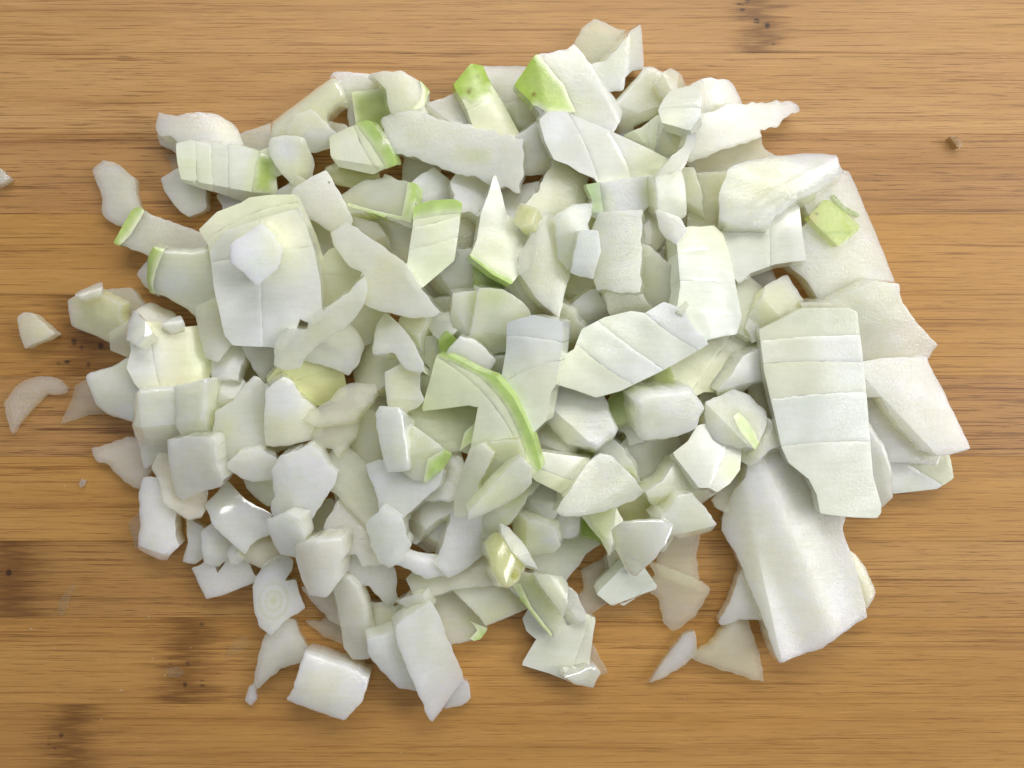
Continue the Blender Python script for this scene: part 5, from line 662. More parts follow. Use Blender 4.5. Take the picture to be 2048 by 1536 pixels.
Q('onion_slice','broad pale yellow slice behind the big frosted block on the left','y',4.2,(-45.82,24.36,8.63),(0.0551,0.0809),'-11.66,4.52 -8.34,7.7 -3.76,9.39 -2.32,10.28 1.45,10.7 5.95,10.74 7.64,7.17 9.24,3.5 10.54,-1.09 9.66,-3.33 8.17,-3.85 6.68,-4.36 5.18,-4.88 3.69,-5.4 2.19,-5.92 0.18,-6.54 -1.9,-6.19 -3.47,-5.87 -5.04,-5.55 -6.62,-5.24 -8.19,-4.92 -9.33,-2.78 -9.94,1.93',cuts=[(-4.32,6.38,7.04,9.45,0.56)],k=(0.93,174.56))
Q('onion_flake','translucent flake with two hanging points below the ragged flake','t',1.8,(-33.63,-9.18,7.89),(0.1014,-0.1838),'-3.86,0.33 -2.94,2.65 -1.35,3.13 0.24,3.62 1.83,4.1 5.13,4.31 4.64,-0.76 1.1,-5.04 0.25,-3.63 -1.23,-3.17 -3.82,-5.54',op=0.46,k=(0.65,143.65))
Q('onion_slice','grey blue slab fanning out below the upright wet block','b',4.2,(-19.48,-18.34,7.84),(0.1697,-0.1162),'-7.66,2.63 -4.79,3.75 -3.1,3.48 -1.31,3.19 0.2,1.08 0.92,3.45 2.47,4.12 4.01,4.79 6.7,4.53 7.56,1.94 7.16,-0.83 0.65,-6.67 -0.26,-8.66 -2.71,-8.59 -4.3,-6.66 -5.54,-1.54',blobs=[(5.47,1.44,2.33,'w',0.5)],k=(0.59,171.26))
Q('onion_dice','yellow dice with a green lower edge right of the wet block','y',5.04,(-17.11,-13.5,10.15),(0.34,-0.2956),'-3.43,6.34 1.49,3.82 5.81,1.11 6.72,0.02 4.79,-2.79 2.11,-5.16 -0.39,-5.07 -2.9,-2.46 -3.16,-1.06 -3.42,0.34 -3.68,1.75 -3.94,3.16',skin=['3.33,-1.36 6.78,0.39 6.29,-1.37 3.17,-4.12 2.12,-5.26'],folds=[(-1.27,-1.39,6.33,0.84,0.6)],skincol='gs3')
Q('onion_chunk','plump bluish white chunk shaped like a boot in the lower left','b',5.04,(-40.15,-19.55,5.78),(0.1458,0.34),'-3.46,5.68 -1.29,8.74 3.71,9.99 5.43,8.32 6.54,5.52 7.99,3.83 7.58,1.99 2.89,-4.54 -0.02,-9.15 -1.61,-6.19 -1.34,-5.71 -1.71,-6.05 -3.09,-5.91 -5.12,-5.57 -5.08,-2.42 -4.32,-0.52 -3.42,0.23 -3.7,1.78',folds=[(0.37,-4.92,-0.29,8.95,0.3)],blobs=[(-2.92,0.24,2.82,'y',0.4)],k=(1,60))
Q('onion_slice','grey blue slice with a glossy right edge in the lower left','b',3.78,(-52.66,-27.92,3.01),(-0.1342,-0.34),'-6.93,3.57 -3.01,8.42 0.5,4.41 6.41,1.02 6.27,-1.85 1.88,-4.32 1.05,-6.19 -1.37,-4.24 -4.8,-0.82',wet=0.8,k=(1,-45))
Q('onion_slice','bluish slice with a toothed lower edge in the lower middle','b',3.36,(-22.64,-28.28,10.71),(0.0926,0.1709),'-4.08,2.93 -0.65,6.8 2.99,4.47 4.38,-0.77 2.2,-4.2 0.29,-5.01 -1.85,-4.28 -3.27,0.06',rag=0.15,k=(0.61,77.25))
Q('onion_strip','long hooked bluish strip below the big green arc','b',3.36,(-7.85,-26.93,5.04),(-0.301,0.0333),'-4.6,3.02 -2.23,4.09 -1.18,3.54 -0.06,2.98 0.99,4.51 2.47,5.05 5.05,5.68 7.1,3.89 6.26,1.79 4.41,-3.04 3.42,-4.06 -1.59,-8.11 -5.47,-9.59 -8.09,-6.87 -6.48,-2.88',k=(0.53,132.39))
Q('onion_piece','soft pale green tissue curling below the bluish blade','gl',3.36,(-0.23,-22.36,6),(0.0739,-0.34),'2.46,7.7 4.81,8.07 7.88,6.77 7.16,3.73 3.42,-0.21 1.3,-3.78 -0.74,-5.7 -2.4,-5.97 -3.3,-7.59 -5.18,-7.6 -6.81,-6.68 -3.76,-1.58 -2.68,-0.66 -1.85,-0 -1.25,1.18 -0.47,2.64 0.32,4.1 1.11,5.58',blobs=[(1.98,0.25,2.37,'g',0.4)],folds=[(-4.85,-4.85,5.31,0.11,0.47),(-5.72,1.14,2.07,-7.29,0.5)])
Q('onion_chunk','rounded grainy cream nub below the tall bluish block','y',4.2,(8.47,-12.03,4.36),(0.218,-0.34),'-5.76,2.47 -3.89,4.37 -1.94,5.73 0.31,5.28 1.95,4.63 3.43,3.13 4.81,1.64 5.5,0.03 4.22,-1.87 4.64,-5.19 1.64,-5.17 0.14,-4.87 -1.32,-4.58 -3.69,-3.84 -4.78,-1.57 -5.26,-0.2',grain=1,rr=1.2,folds=[(-5.21,0.39,5.81,-3.59,0.79),(1.8,-6.22,2.77,5.45,0.82)])
Q('onion_chunk','chunk with green veins behind the large pale triangle','gw',4.2,(20.31,-14.75,4.45),(0.34,0.056),'-3.38,2.62 -3.05,4.93 -1.49,5.67 1.2,4.16 2.34,2.47 4.04,0.14 5.2,-4.65 2.5,-4.95 1.19,-4.26 -0.4,-3.4 -1.68,-2.02 -2.72,-0.88 -3.75,0.17',blobs=[(4.3,-1.76,1.9,'g',0.5)],folds=[(-4.46,-2.45,6.97,-0.13,0.55),(-4.47,3.18,5.1,-2.95,0.85)])
Q('onion_block','smooth white brick with rounded corners in the right centre','w',6.72,(27.02,-3.74,7.45),(-0.34,0.34),'-7.48,2.86 -5.99,4.28 -2.24,4.94 3.88,5.41 6.11,2.96 7.45,1.48 6.66,-0 5.86,-2.69 3.46,-4.15 -0.59,-5.06 -4.49,-5.27 -5.92,-3.96 -6.71,-0.81',rr=1.1,k=(0.8,20),grain=1)
Q('onion_dice','dice with bluish right face above the pointed green white sliver','gw',5.04,(4.84,-28.35,4.08),(0.34,0.2942),'-2.71,5.02 5.31,2.91 5.98,-1.14 4.38,-2.8 -1.77,-3.6 -3.12,-1.8 -4.01,-0.46 -4.06,1.87',folds=[(-4.18,-2.87,7.69,0.87,0.5),(0.27,6.92,-1.49,-5.58,0.69)],blobs=[(4.62,0.31,2.09,'b',0.9),(-0.58,3.09,1.9,'y',0.6)])
Q('onion_slice','pale slice lying over the green edged spear','gw',3.36,(7.65,-39.48,6.65),(-0.2693,-0.223),'-4.63,3.16 1.25,2.38 2.35,0.92 2.06,-0.27 0.92,-5.24 -1.95,-0.95',k=(1.07,55.12))
Q('onion_dice','white dice at the left end of the light green slab','w',4.2,(-8.33,13.36,7.17),(-0.34,0.34),'-4.56,4.94 1.41,5.79 3.02,3.68 3.32,1.92 3.66,-0.15 3.35,-2.18 1.11,-3.45 -0.91,-4.85 -2.48,-4.39 -3.6,-2.08 -4.32,0.78',folds=[(-6.12,4.88,0.59,-4.87,0.8),(-3.79,6.39,-1.75,-4.99,0.5)])
Q('onion_dice','yellow dice behind the wet bent piece','y',4.2,(-17.93,9.44,6.36),(0.34,-0.34),'-2.57,1.71 -1.14,3.61 0.45,3.47 3.57,2.56 2.29,-1.73 1.76,-4.9 -1.21,-3.19 -3.15,-1.53',folds=[(-4.71,4.12,4.19,-5.73,0.65),(-6.0,1.21,6.3,-3.15,0.82)])
Q('onion_chunk','pale chunk between the green arc and the tall bluish block','gw',4.2,(-2.53,1.36,3.42),(-0.1291,0.306),'-5.53,3.53 -2.65,5.15 1.9,5.75 3.18,2.88 3.45,1.41 3.73,-0.07 4.03,-2.24 3.1,-4.03 0.47,-5.87 -1.65,-3.59 -2.49,-2.25 -3.29,-0.98 -4.24,0.31',folds=[(-0.0,-5.89,1.45,5.97,0.56),(-2.46,-5.35,3.39,4.81,0.73)])
Q('onion_slice','grainy cream slab with a torn top above the bluish slice','y',3.36,(9.77,35.95,3.71),(-0.34,-0.0798),'-3.63,5.72 -2.09,8.59 0.33,7.96 1.77,7.42 3.72,6.61 4.98,4.92 4.07,2.39 6.67,1.69 7.35,-0.73 5.96,-2.95 4.35,-4.73 1.83,-5.42 -0.02,-5.86 -1.76,-6.26 -4.3,-6.93 -6.42,-5.75 -7.57,-4.92 -9.42,-2.92 -5.8,1.18',grain=1,rag=0.2,k=(0.64,102.82))
Q('onion_slice','large cream slab with diagonal layers in the upper centre','w',4.2,(18.88,42.94,4.87),(-0.1944,0.34),'-15.21,7.41 -13.7,8.82 -11.07,9.05 -3.65,6.69 6.28,3.1 10.29,1.43 12.73,1.66 14.24,-1.16 11.48,-2.69 10.09,-3 8.63,-3.33 7.07,-3.57 5.57,-3.79 4.09,-4.02 2.44,-4.27 0.7,-4.27 -0.87,-4.26 -2.44,-4.26 -4.08,-2.39 -7.11,-1.41 -9.36,-0.13 -12.13,0.65 -13.99,3.73',cuts=[(-10.85,9.86,-3.2,-3.38,0.57),(-3.21,7.17,3.8,-3.55,0.57)],blobs=[(-12.24,5.79,2.85,'b',0.6),(5.89,0.29,3.8,'y',0.6)],k=(1,-28))
Q('onion_bit','pale green stub below the left end of the green ended brick','gl',3.36,(15.24,32.22,4.1),(-0.34,0.34),'-4.37,-1.98 -4.01,1.05 -2.18,2.91 -0.08,4.17 3.34,3.29 3.57,0.05 3.29,-1.51 1.91,-4.3 -1.47,-3.67')
Q('onion_dice','greenish cream block right of the block under the lavender sliver','y',4.2,(33.63,36.9,3.42),(0.34,0.2073),'-1.39,5.41 2.59,5.09 4.08,0.81 4.22,-6.28 -1.17,-5.52 -1.65,-2.8 -1.66,-1.34 -1.67,0.1 -1.67,1.55 -1.68,2.99',folds=[(-3.44,2.27,5.8,-4.65,0.87),(-3.91,-0.6,7.17,-3.52,0.83)])
Q('onion_dice','lilac white dice between the brick and the banded slab','w',4.2,(14.62,15.01,3.99),(-0.1889,0.34),'-3.88,1.97 -0.86,4.45 0.7,4.53 1.23,3.04 3.72,3.45 5.81,0.96 4.31,-1.66 3.03,-3.11 1.39,-4.14 -1.4,-5.24 -3.72,-3.08 -4.91,-1.44 -5.42,0.28',folds=[(-3.9,-0.07,2.96,0.52,0.5)])
Q('onion_block','narrow cream block along the right side of the tall bluish block','y',5.04,(11.44,10.75,3.93),(0.34,0.34),'-1.53,7.37 2.58,5.03 3.05,2.41 4.67,0.47 4.37,-1.25 3.77,-3.77 1.65,-5.48 -1.01,-5.02 -3.05,-3.78 -3.08,-2.34 -3.11,-0.91 -3.14,0.52 -3.17,2 -1.97,4.76',folds=[(-4.99,-2.05,6.8,-0.25,0.54),(-1.38,-4.42,4.56,6.04,0.79)])
Q('onion_piece','glistening wet scrap above the banded slab','y',2.94,(21.2,15.82,6.34),(-0.2439,0.34),'-4.85,1.82 -3.67,3.85 -2.14,3.99 -0.61,4.12 1.59,4.22 3.92,0.77 6.71,-2.08 3.57,-3.52 1.4,-3.99 -0.48,-3.85 -1.98,-3.71 -3.46,-1.63',wet=1.6,grain=2,k=(0.53,-175.28))
Q('onion_dice','cream block at the top left of the many banded slab','y',4.2,(50.22,12.23,5.87),(-0.34,-0.2612),'-3.4,5.66 2.04,8 2.82,6 5.58,1.75 5.23,-1.57 2.59,-2.52 0.81,-3.05 -0.94,-3.58 -2.69,-4.1 -5.45,-4.72 -6.6,-1.85',folds=[(-7.1,2.98,3.41,-2.72,0.71),(-5.93,5.19,1.06,-3.72,0.79)])
Q('onion_slice','warm white slice behind the middle of the tapering strip','w',3.36,(-35.15,7.56,5.99),(-0.34,0.0045),'-6.88,-2.63 -5.18,0.11 -4.08,1.1 -2.97,2.1 -1.85,3.11 -0.13,4.48 2.05,4.57 4.94,2.6 6.09,-0.25 4.47,-4.39 3.04,-6.02 0.5,-4.79',k=(1,30))
Q('onion_slice','light green slab left of the tall bluish block','gl',4.2,(-2.13,11.91,6.16),(-0.34,0.34),'-6.32,7.59 -1.56,7.48 2.11,5.41 4.63,2.49 5.07,0.07 4.03,-0.9 3.35,-1.41 3.28,-2.36 2.51,-4.84 -3.93,-5.92 -5.82,-4.59 -7.36,-3.02',blobs=[(-3.58,6.18,2.64,'g',0.4)],folds=[(-5.94,-0.75,1.61,-1.19,0.5)],k=(0.94,100.59))
Q('onion_block','big frosted white block carrying a bluish chunk on the left','w',5.04,(-43.4,17.59,10.72),(-0.0662,0.34),'-10.64,8.43 -7.73,11.85 -1.92,13.86 4.31,15.7 5.92,13.07 7.28,8.61 8.09,3.13 8.14,-1.44 8.33,-3.95 6.38,-4.85 4.12,-3.83 2.94,-6.74 2.44,-7.52 1.68,-8.61 0.66,-10.01 -1.69,-9.41 -8.32,-9.14 -9.54,-7.32 -9.89,-3.9 -10.56,2.06',blobs=[(1.42,11.24,6.38,'y',0.8),(-2.39,-6.33,5.47,'b',0.5)],cuts=[(-14.83,5.68,12.88,10.47,0.0),(-2.39,3.05,-3.06,-12.13,0.0)],grain=1,k=(0.9,10))
Q('onion_flake','ragged translucent flake at the centre left of the heap','t',1.8,(-31.62,-4.18,9.08),(0.1639,-0.34),'-8.25,-3.05 -4.31,-0.57 -2.28,0.62 -1.71,2.41 1.06,4.1 6.03,3.61 6.89,1.93 4.57,-1.02 2.58,-3.27 -4.57,-4.78',op=0.46,rag=0.15,k=(0.39,157.93))
Q('onion_block','upright wet block with a bright crinkled top left of centre','b',5.88,(-20.4,-10.16,11.08),(0.34,-0.1663),'-3.46,3.62 -2.59,5.47 1.48,5.04 2.35,4.14 3.23,-4.89 3.13,-6.23 -1.32,-6.64 -2.82,-0.51',wet=0.8,folds=[(-3.61,2.88,2.94,2.96,0.25)],rr=0.5)
Q('onion_dice','bluish dice under the toe of the boot shaped chunk','b',4.2,(-40.98,-27.08,8.37),(0.34,0.34),'-3.72,3.14 1.17,4.93 3.93,3.86 3.89,-0.21 1.07,-5.39 -2.96,-4.83 -3.37,-1.5',folds=[(-3.65,0.88,3.97,1.33,0.25)])
Q('onion_chunk','plump chunk with bluish top and yellow underside below the banded slab','b',5.88,(12.53,-5.11,4.66),(0.0408,-0.34),'-7.16,-2.37 -6.98,0.06 -6.76,1.85 -5.82,4.99 -2.67,4.85 -1.25,4.38 0.05,3.94 1.41,3.7 2.89,3.44 4.61,3.1 5.4,0.51 7.61,-5.16 6.92,-6.61 3.64,-8.92 -1.89,-7.78',folds=[(-5.14,-0.98,3.72,-9.49,0.7)],blobs=[(-2.35,-5.66,3.76,'y',0.9)],rr=0.6)
Q('onion_slice','two layered slice left of the large pale triangle','gl',3.36,(8.63,-16.95,7.41),(-0.34,0.2178),'-5.43,5.34 -0.57,4.44 5.81,3.44 6.89,1.23 7.53,-1.3 5.97,-3.24 4.86,-4.36 2.86,-5.95 0.2,-5.15 -0.28,-2.8 -5.51,-0.15 -7.47,1.46 -7.45,2.83 -7.42,4.2',cuts=[(-6.94,3.18,6.57,-1.19,-0.75)],bandcol=['y','w'],k=(0.92,-151.83))
Q('onion_chunk','faceted chunk with a green stain beside the striped big slab','y',5.88,(40.97,-8.21,5.55),(-0.1642,-0.34),'-5.55,3.32 -2.45,4.3 0.74,5.78 3.57,4.48 6.32,1.3 6.28,-0.97 4.55,-3.87 2.72,-6.25 -1.5,-4.77 -3.97,-3.5 -5.1,-0.88 -5.64,1.06',folds=[(-6.02,3.52,2.94,-6.73,0.7)],blobs=[(-3.33,-2.35,2.06,'gw',0.9),(1.53,-1.42,2.25,'gl',0.6)],skin=['-0.41,0.25 0.9,1.13 2.1,-0.25 3.5,-2.89 3.87,-5.12 2.73,-6.16 0.58,-2.57'],skincol='gs3')
Q('onion_tube','short yellow green hollow tube in the lower centre','yy',5.88,(-2.69,-34.12,4.65),(-0.34,-0.2526),'-4.22,3.06 -2.61,4.83 0.44,5.07 1.38,3.45 2.11,2.1 2.84,0.74 3.97,-1.42 2.31,-4.76 -0.74,-5.73 -1.88,-5.28 -3.6,-2.06',k=(3,-62),rr=1.0,hole=(0.63,-3.44,1.32),wet=0.5)
Q('onion_slice','tall white spike with a green lower edge in the upper centre','gw',3.78,(-2.05,26.99,7.49),(-0.2912,-0.1028),'-2.15,11.81 -1.08,8.02 -0.21,4.22 1.58,3.23 1.66,1.15 5.12,1.18 4.63,-1.73 4.16,-2.96 4.06,-4.15 3.91,-5.6 1.82,-6.98 0.41,-8.64 -2.93,-6.95 -6.96,-3.71 -5.65,-0.63 -4.86,4.16 -3.52,7.58',skin=['-7.14,-3.34 -5.27,-4.59 -2.91,-6.29 0.62,-7.97 0.4,-9.02 -3.04,-7.43 -7.25,-4.01'],cuts=[(-7.6,-2.61,1.85,-9.07,-0.56)],blobs=[(-2.38,-4.28,3.75,'gl',0.4)],skincol='gs3',k=(0.62,81.07))
Q('onion_piece','wet bluish piece with a bent tail left of the centre','b',2.94,(-20.29,6.26,10.08),(0.34,-0.34),'-4.94,4.58 -3.64,6.77 0.02,4.16 3.4,0.62 6.03,-3.79 5.94,-5.24 2.39,-4.93 0.23,-1.99 -4.37,-2.24 -5.06,2.06',wet=1,k=(1.2,-45))
Q('onion_slice','long pale leaf shaped slab right of the white spike','gw',3.78,(5.36,24.39,7.61),(-0.34,-0.0116),'-3.69,3.2 -4.89,5.14 -4.3,6.42 -2.31,7.76 1.32,6.96 3.57,5.6 3.79,4 4.25,2.62 4.82,0.85 4.87,-0.87 4.9,-2.32 2.97,-8.23 1.95,-12.41 -1.96,-9.13 -4.22,-5.95 -5.69,-3.22 -5.38,-0.42',blobs=[(0.59,0.71,1.87,'gl',0.4)],k=(1,75))
Q('onion_bit','tiny bright yellow cube in the upper centre','yy',3.36,(3.43,29.83,11.66),(0.34,-0.34),'-1.94,1.73 -1.28,2.92 2.75,1.09 1.91,-0.08 1.62,-2.09 -0.74,-2.45 -2.33,-1.12')
Q('onion_dice','pale bluish brick with green tinted ends in the upper centre','b',4.2,(21.34,34.75,5.3),(-0.203,0.1592),'-8.12,3.16 4.35,5.84 6.73,4.58 7.17,2.89 7.55,0.14 4.2,-0.21 1.61,-2.57 0.13,-2.83 -1.35,-3.08 -2.82,-3.34 -4.52,-3.62 -7.9,-2.14 -7.05,1.19',skin=['-8.22,3.25 -5.91,3.81 -5.48,0.98 -4.85,-1.96 -7.21,-1.77 -6.94,0.92'],blobs=[(5.06,2.34,2.46,'gl',1),(-5.26,0.52,2.37,'gl',0.8)],skincol='gs4',folds=[(-5.72,4.0,-4.45,-2.04,0.5)])
Q('onion_dice','pale block under the lavender sliver','gw',4.2,(28.31,36.69,7.08),(-0.34,0.2001),'-3.64,2.95 -1.25,4.6 0.12,5.05 1.83,4.73 2.8,1.59 3.81,-3.91 1.81,-5.62 -0.04,-5.48 -2.28,-4.18 -3.17,0.26',k=(0.6,0))
Q('onion_slice','upright layered white slice with one dark speck in the right centre','b',5.04,(34.35,17.63,6.83),(-0.3361,-0.1618),'-5.49,9.95 -2.7,10.81 -0.46,10.87 2.84,11.55 4.88,10.18 6.01,4.83 7.37,-5.82 6.31,-8.92 3.58,-9.26 -2.09,-10.55 -3.76,-9.04 -4.94,-7.87 -6.43,-6.28 -5.14,-0.45',cuts=[(-6.17,5.81,7.36,7.45,0.0),(-6.6,0.64,8.89,0.64,0.0)],spots=[(1.07,-3.01,0.23)],folds=[(-4.69,-4.98,7.72,-5.62,0.3)],k=(1,80))
Q('onion_slice','big slab with many cross bands at the right of the heap','w',4.2,(59.21,-6.82,6.5),(0.0177,0.0663),'-12.76,17.23 -9.08,19.09 -5.41,21.13 2.93,21.21 4.61,20.47 5.38,15.35 6.5,7.87 7.45,-0.6 8.53,-10.08 10.37,-15.7 10.41,-17.23 9.68,-18.09 4.78,-17.72 -1.16,-16.97 -1.89,-13.43 -3.36,-10.58 -7.17,-7.44 -8.45,-4.59 -9.67,0.8 -11.69,9.28',cuts=[(-14.59,14.99,7.22,16.28,0.38),(-14.52,10.68,7.81,11.05,0.56),(-12.53,3.82,8.88,5.43,0.75),(-11.44,-4.98,10.06,-3.81,0.75)],grain=1,blobs=[(-8.97,13.49,6.58,'y',0.5),(5.08,8.8,4.7,'b',0.5)],k=(1.5,90),bandcol=['yw','w','yw','w','w'])
Q('onion_slice','large frosted slab right of the small bluish brick','gw',3.78,(18.65,22.72,8.39),(0.333,-0.1019),'-1.26,8.8 6.76,9.06 6.61,1.53 6.74,-6.33 1.9,-6.45 0.47,-5.65 -1.22,-6.06 -2.14,-3.57 -3.86,-1.51 -3.68,0.23 -3.5,1.92 -3.44,3.29 -3.38,4.73',grain=1.6,k=(1.3,90),rag=0.12)
Q('onion_slice','long bluish white slab lying diagonally left of the centre','b',3.78,(-24.25,20.28,8.73),(0.2121,-0.0144),'-9.47,8.1 -5.97,10.05 -4.27,9.05 3.43,3.65 5.57,2.2 8.3,-2.03 12.15,-7.16 10.72,-8.05 6.88,-8.27 0.06,-6.67 -3.76,-4.77 -4.06,-2.77 -3.15,-1.19 -2.44,0.37 -5.22,1.57 -8.75,5.91',k=(1.5,-42),blobs=[(8.31,-6.26,4.65,'gw',0.7)])
Q('onion_slice','large diagonally banded slab right of the tall bluish block','gw',5.04,(20.07,5.93,9.56),(0.0983,-0.0636),'-13.43,-4.97 -12.47,-3.39 -11.74,-2.28 -8,0.02 -6.62,3.72 -2.49,5.92 2.27,7 4.81,6.52 8.18,8.61 11.41,7.25 13.65,3.6 16.05,1.12 13.8,-0.24 7.94,-3.61 0.24,-7.36 -4.14,-8.56 -7.98,-7.18 -11.48,-6.17',cuts=[(4.27,7.17,14.7,-0.25,-0.55),(-3.86,5.56,9.29,-4.16,-0.55),(-8.0,1.41,2.96,-6.45,-0.55)],bandcol=['b','gw','b','gw'],grain=1,k=(0.85,157.49))
Q('onion_slice','large pale green triangle pointing right','gw',3.36,(14.57,-20.09,9.12),(-0.2435,-0.0775),'-8.23,-3.48 -4.28,1.16 -1.76,4.79 1.25,7.06 3.69,6.08 10,-0.63 7.64,-2.15 1.94,-3.82 -3.44,-4.56 -6.81,-4.44',k=(1.2,-30))
Q('onion_sliver','pointed green white sliver beside the hollow tube','gw',2.52,(0.02,-30.75,10.37),(-0.34,-0.34),'-2.74,4.4 -0.88,3.37 2.14,-0.7 3.77,-4.67 1.51,-3.7 -1.31,-0.77 -2.49,2.06')
Q('onion_dice','white dice just above the green arc','w',4.2,(-8.22,5.83,8.39),(-0.0141,0.284),'-3.33,2.55 -1.45,4.44 1.31,3.5 3.33,2.07 5.19,-0.32 2.81,-4.08 0.43,-3.24 -1.04,-2.56 -2.5,-1.89 -4.76,-0.48',k=(1,30))
Q('onion_slice','bluish slice with a pointed corner above the bluish brick','b',3.36,(11.18,27.71,8.16),(-0.34,0.0785),'-4.92,3.48 -1.49,5.98 2.85,6.45 2.61,4.39 1.66,2.29 2.67,0.26 2.13,-0.47 1.91,-1.87 1.55,-3.8 0.73,-5.48 -1.83,-6.15 -3.59,-4.37 -4.3,-0.71',k=(1,60))
Q('onion_dice','small bright white dice by a dark gap in the upper right','w',4.2,(30.48,29.08,9.87),(0.34,0.0526),'-2.73,3.36 1.58,1.99 3.11,-0.37 1.08,-3.28 -0.93,-1.8 -2.11,0.1',folds=[(1.08,-3.46,-0.44,1.84,0.4)])
Q('onion_bit','tiny yellow scrap at the left foot of the upright layered slice','y',2,(30.7,13.28,14.61),(-0.269,-0.34),'-1.35,-0.55 0.64,1.47 1.09,0.49 -0.39,-1.41')
Q('onion_strip','bluish strip tapering to a raised point below the long slab','b',3.36,(-35.47,11.54,11.39),(-0.1437,0.3237),'7.99,9.83 8.51,7.54 7.68,4.27 6.3,1.9 4.01,-0.49 -0.29,-2.9 -2.61,-5.31 -4.03,-7.73 -6.76,-8.22 -8.71,-7.26 -8.37,-2.96 -6.06,-0.58 -2.48,-0.26 -2.26,1.15 1.83,4.19 5.27,6.84',blobs=[(-6.7,-6.39,3.21,'y',0.6),(-4.78,-2.55,1.83,'gw',0.5)],k=(0.8,-50))
Q('onion_block','tall bluish block with three bands standing in the centre','b',6.72,(5.02,1.15,9.1),(0.34,0.1244),'-3.27,10.84 1.84,12.08 6.93,10.79 6.28,4.97 5.16,-0.55 4.37,-1.64 3.24,-6.97 -0.25,-10.21 -2.37,-8.24 -3.69,-6.63 -4.34,-4.93 -4.83,-3.54 -5.4,-1.87 -3.66,5.91',cuts=[(-4.53,8.49,7.73,6.84,0.55),(-4.88,-0.09,7.18,4.15,0.55)],k=(1,95))
Q('onion_dice','small bluish brick in the upper centre','bb',4.2,(13.35,24.31,11.16),(-0.1197,0.1903),'-1.61,4.61 1.82,4.5 2.45,0.64 1.63,-2.1 1.35,-4.48 -2.99,-3.26 -2.64,0.1',folds=[(-3.23,-1.63,1.91,-2.1,0.35)],grain=1)
Q('onion_sliver','raised lavender curved sliver in the upper right','lv',2.52,(30.78,43.18,10.05),(-0.3135,-0.0339),'1.52,4.61 3.08,4.09 2.83,1.9 1.21,-1.06 -0.39,-3.71 -5.53,-5.01 -2.93,-1.84 0.21,1.02',k=(1,50))
Q('onion_slice','broad pale slice edged by the big green arc in the centre','gl',3.36,(-3.32,-6.55,11.18),(0.34,0.2481),'-8.64,12.99 -6.37,12.78 -1.23,9.94 2.05,8.72 5.11,5.01 6.75,1.56 8.36,-2.46 9.6,-7.84 5.8,-11.09 3.91,-9.15 3.03,-7.89 2.53,-7.01 1.62,-6.83 0.18,-6.39 -1.27,-5.94 -3.62,-4.85 -1.32,3.37 -3.25,3.83 -12.96,2.49 -10.27,8.75',skin=['-8.51,13.27 -4.45,12.3 -0.25,10.12 2.26,8.91 5.39,5.01 7.46,0.82 8.61,-2.93 9.88,-7.93 8.41,-8.46 6.75,-4.87 5.52,-0.81 4.14,2.47 2,5.74 -0.76,8.73 -4.58,10.9 -8.4,12.43'],cuts=[(-10.1,13.48,6.23,-5.36,2.39)],skincol='gs3',k=(0.58,45.24))
Q('onion_slice','pale green glassy slice between the arc and the bluish blade','gl',2.52,(-2.91,-16.03,11.2),(0.34,0.34),'0.32,6.43 6.17,7.24 6.79,3.95 6.87,1.52 5.73,0.42 4.58,-0.69 3.34,-1.89 2.02,-2.93 0.8,-3.89 -0.44,-4.86 -1.68,-5.84 -5.04,-7.2 -6.11,-4.15 -6.12,-2.04 -5.15,-0.02 -4.39,1.43 -3.63,2.88 -2.88,4.31 -1.19,5.34',op=0.54,k=(0.85,130.89))
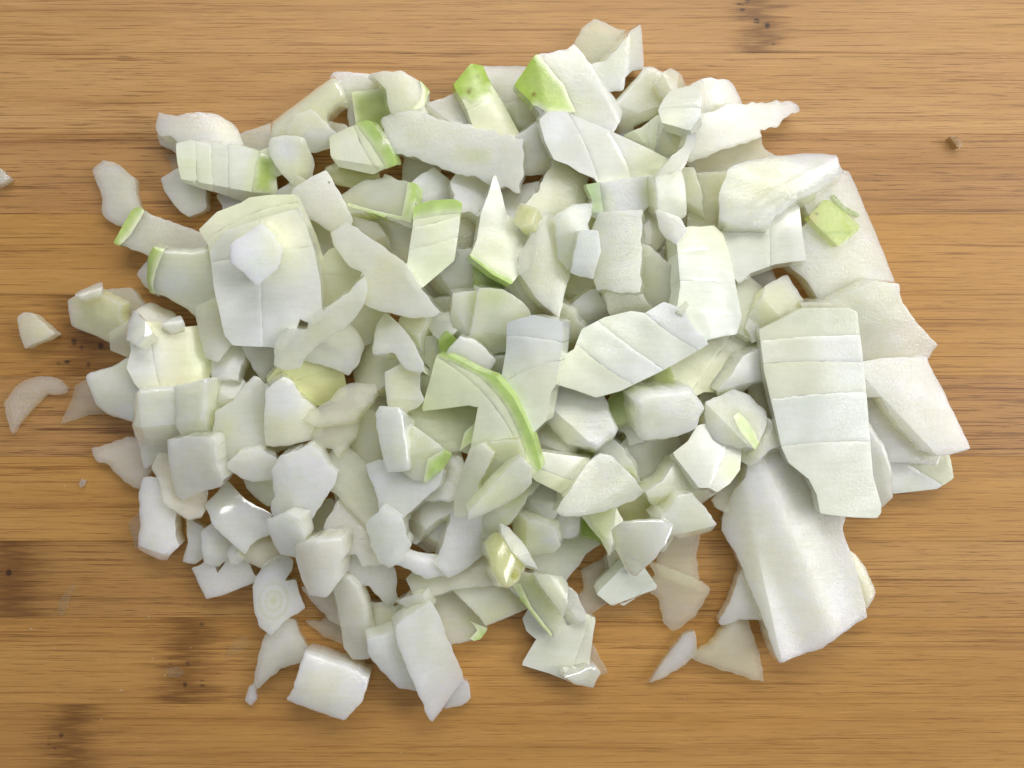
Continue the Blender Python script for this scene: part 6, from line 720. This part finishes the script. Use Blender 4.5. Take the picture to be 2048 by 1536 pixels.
Q('onion_slice','curved grey slice resting against the inside of the green arc','w',2.52,(-6.42,-18.34,12.23),(0.34,0.2148),'-4.3,-5.88 -3.94,-2.74 -1.77,3.12 0.03,7.25 2.55,8.43 4.61,6.33 0.93,-0.13 2.11,-2.13 1.49,-3.58 -0.14,-4.73 -1.6,-5.94',op=0.54,k=(0.5,109.48))
Q('onion_strip','bluish white blade lying across the lower end of the green arc','b',3,(-2.39,-18.08,14.74),(-0.34,0.34),'-6.61,-5.43 -6.46,-3.95 -1.84,1.71 2.59,6.41 4.7,4.6 5.08,1.15 3.67,-0.97 -1.14,-3.53',k=(1,-40))
Q('onion_chunk','blue tinged folded chunk sitting on top of the big frosted block','bb',6,(-44.48,23.68,18.61),(-0.0653,0.2788),'-4.76,1.76 0.95,5.64 3.36,3.55 4.23,0.74 3.48,-2.3 -0.37,-5.38 -2.52,-2.78 -4.37,-1.24',folds=[(3.21,3.81,-4.99,-1.59,0.3)],blobs=[(-2.2,2.3,2.15,'w',0.6)],op=1.01)
# tiny beads of onion juice sprinkled over the board
rs = np.random.RandomState(11); bm = bmesh.new()
for _ in range(90):
    x = rs.uniform(-100, 60); y = rs.uniform(-75, 20)
    if ((x+7)/78)**2+((y-2)/58)**2 < 1: continue
    r = rs.uniform(.07, .2)
    mt = Matrix.Translation((x*MM, y*MM, 0)) @ Matrix.Rotation(rs.uniform(0, 3), 4, 'Z') @ Matrix.Diagonal((r*MM*rs.uniform(1, 2), r*MM, r*.5*MM, 1))
    bmesh.ops.create_uvsphere(bm, u_segments=8, v_segments=5, radius=1, matrix=mt)
me = bpy.data.meshes.new('juice_droplets'); bm.to_mesh(me); bm.free()
for p in me.polygons: p.use_smooth = True
m, tt = nt('onion_juice'); n = N(tt)
n('ShaderNodeOutputMaterial', {0: n('ShaderNodeMixShader', {0: .25, 1: n('ShaderNodeBsdfTransparent').outputs[0], 2: n('ShaderNodeBsdfPrincipled', {'Base Color': (.8, .7, .5, 1), 'Roughness': .12, 'IOR': 1.4}).outputs[0]}).outputs[0]})
me.materials.append(m)
o = bpy.data.objects.new('juice_droplets', me); COL.objects.link(o); o['kind'] = 'stuff'; o['label'] = 'tiny glistening droplets of onion juice sprinkled over the board'; o['category'] = 'droplets'
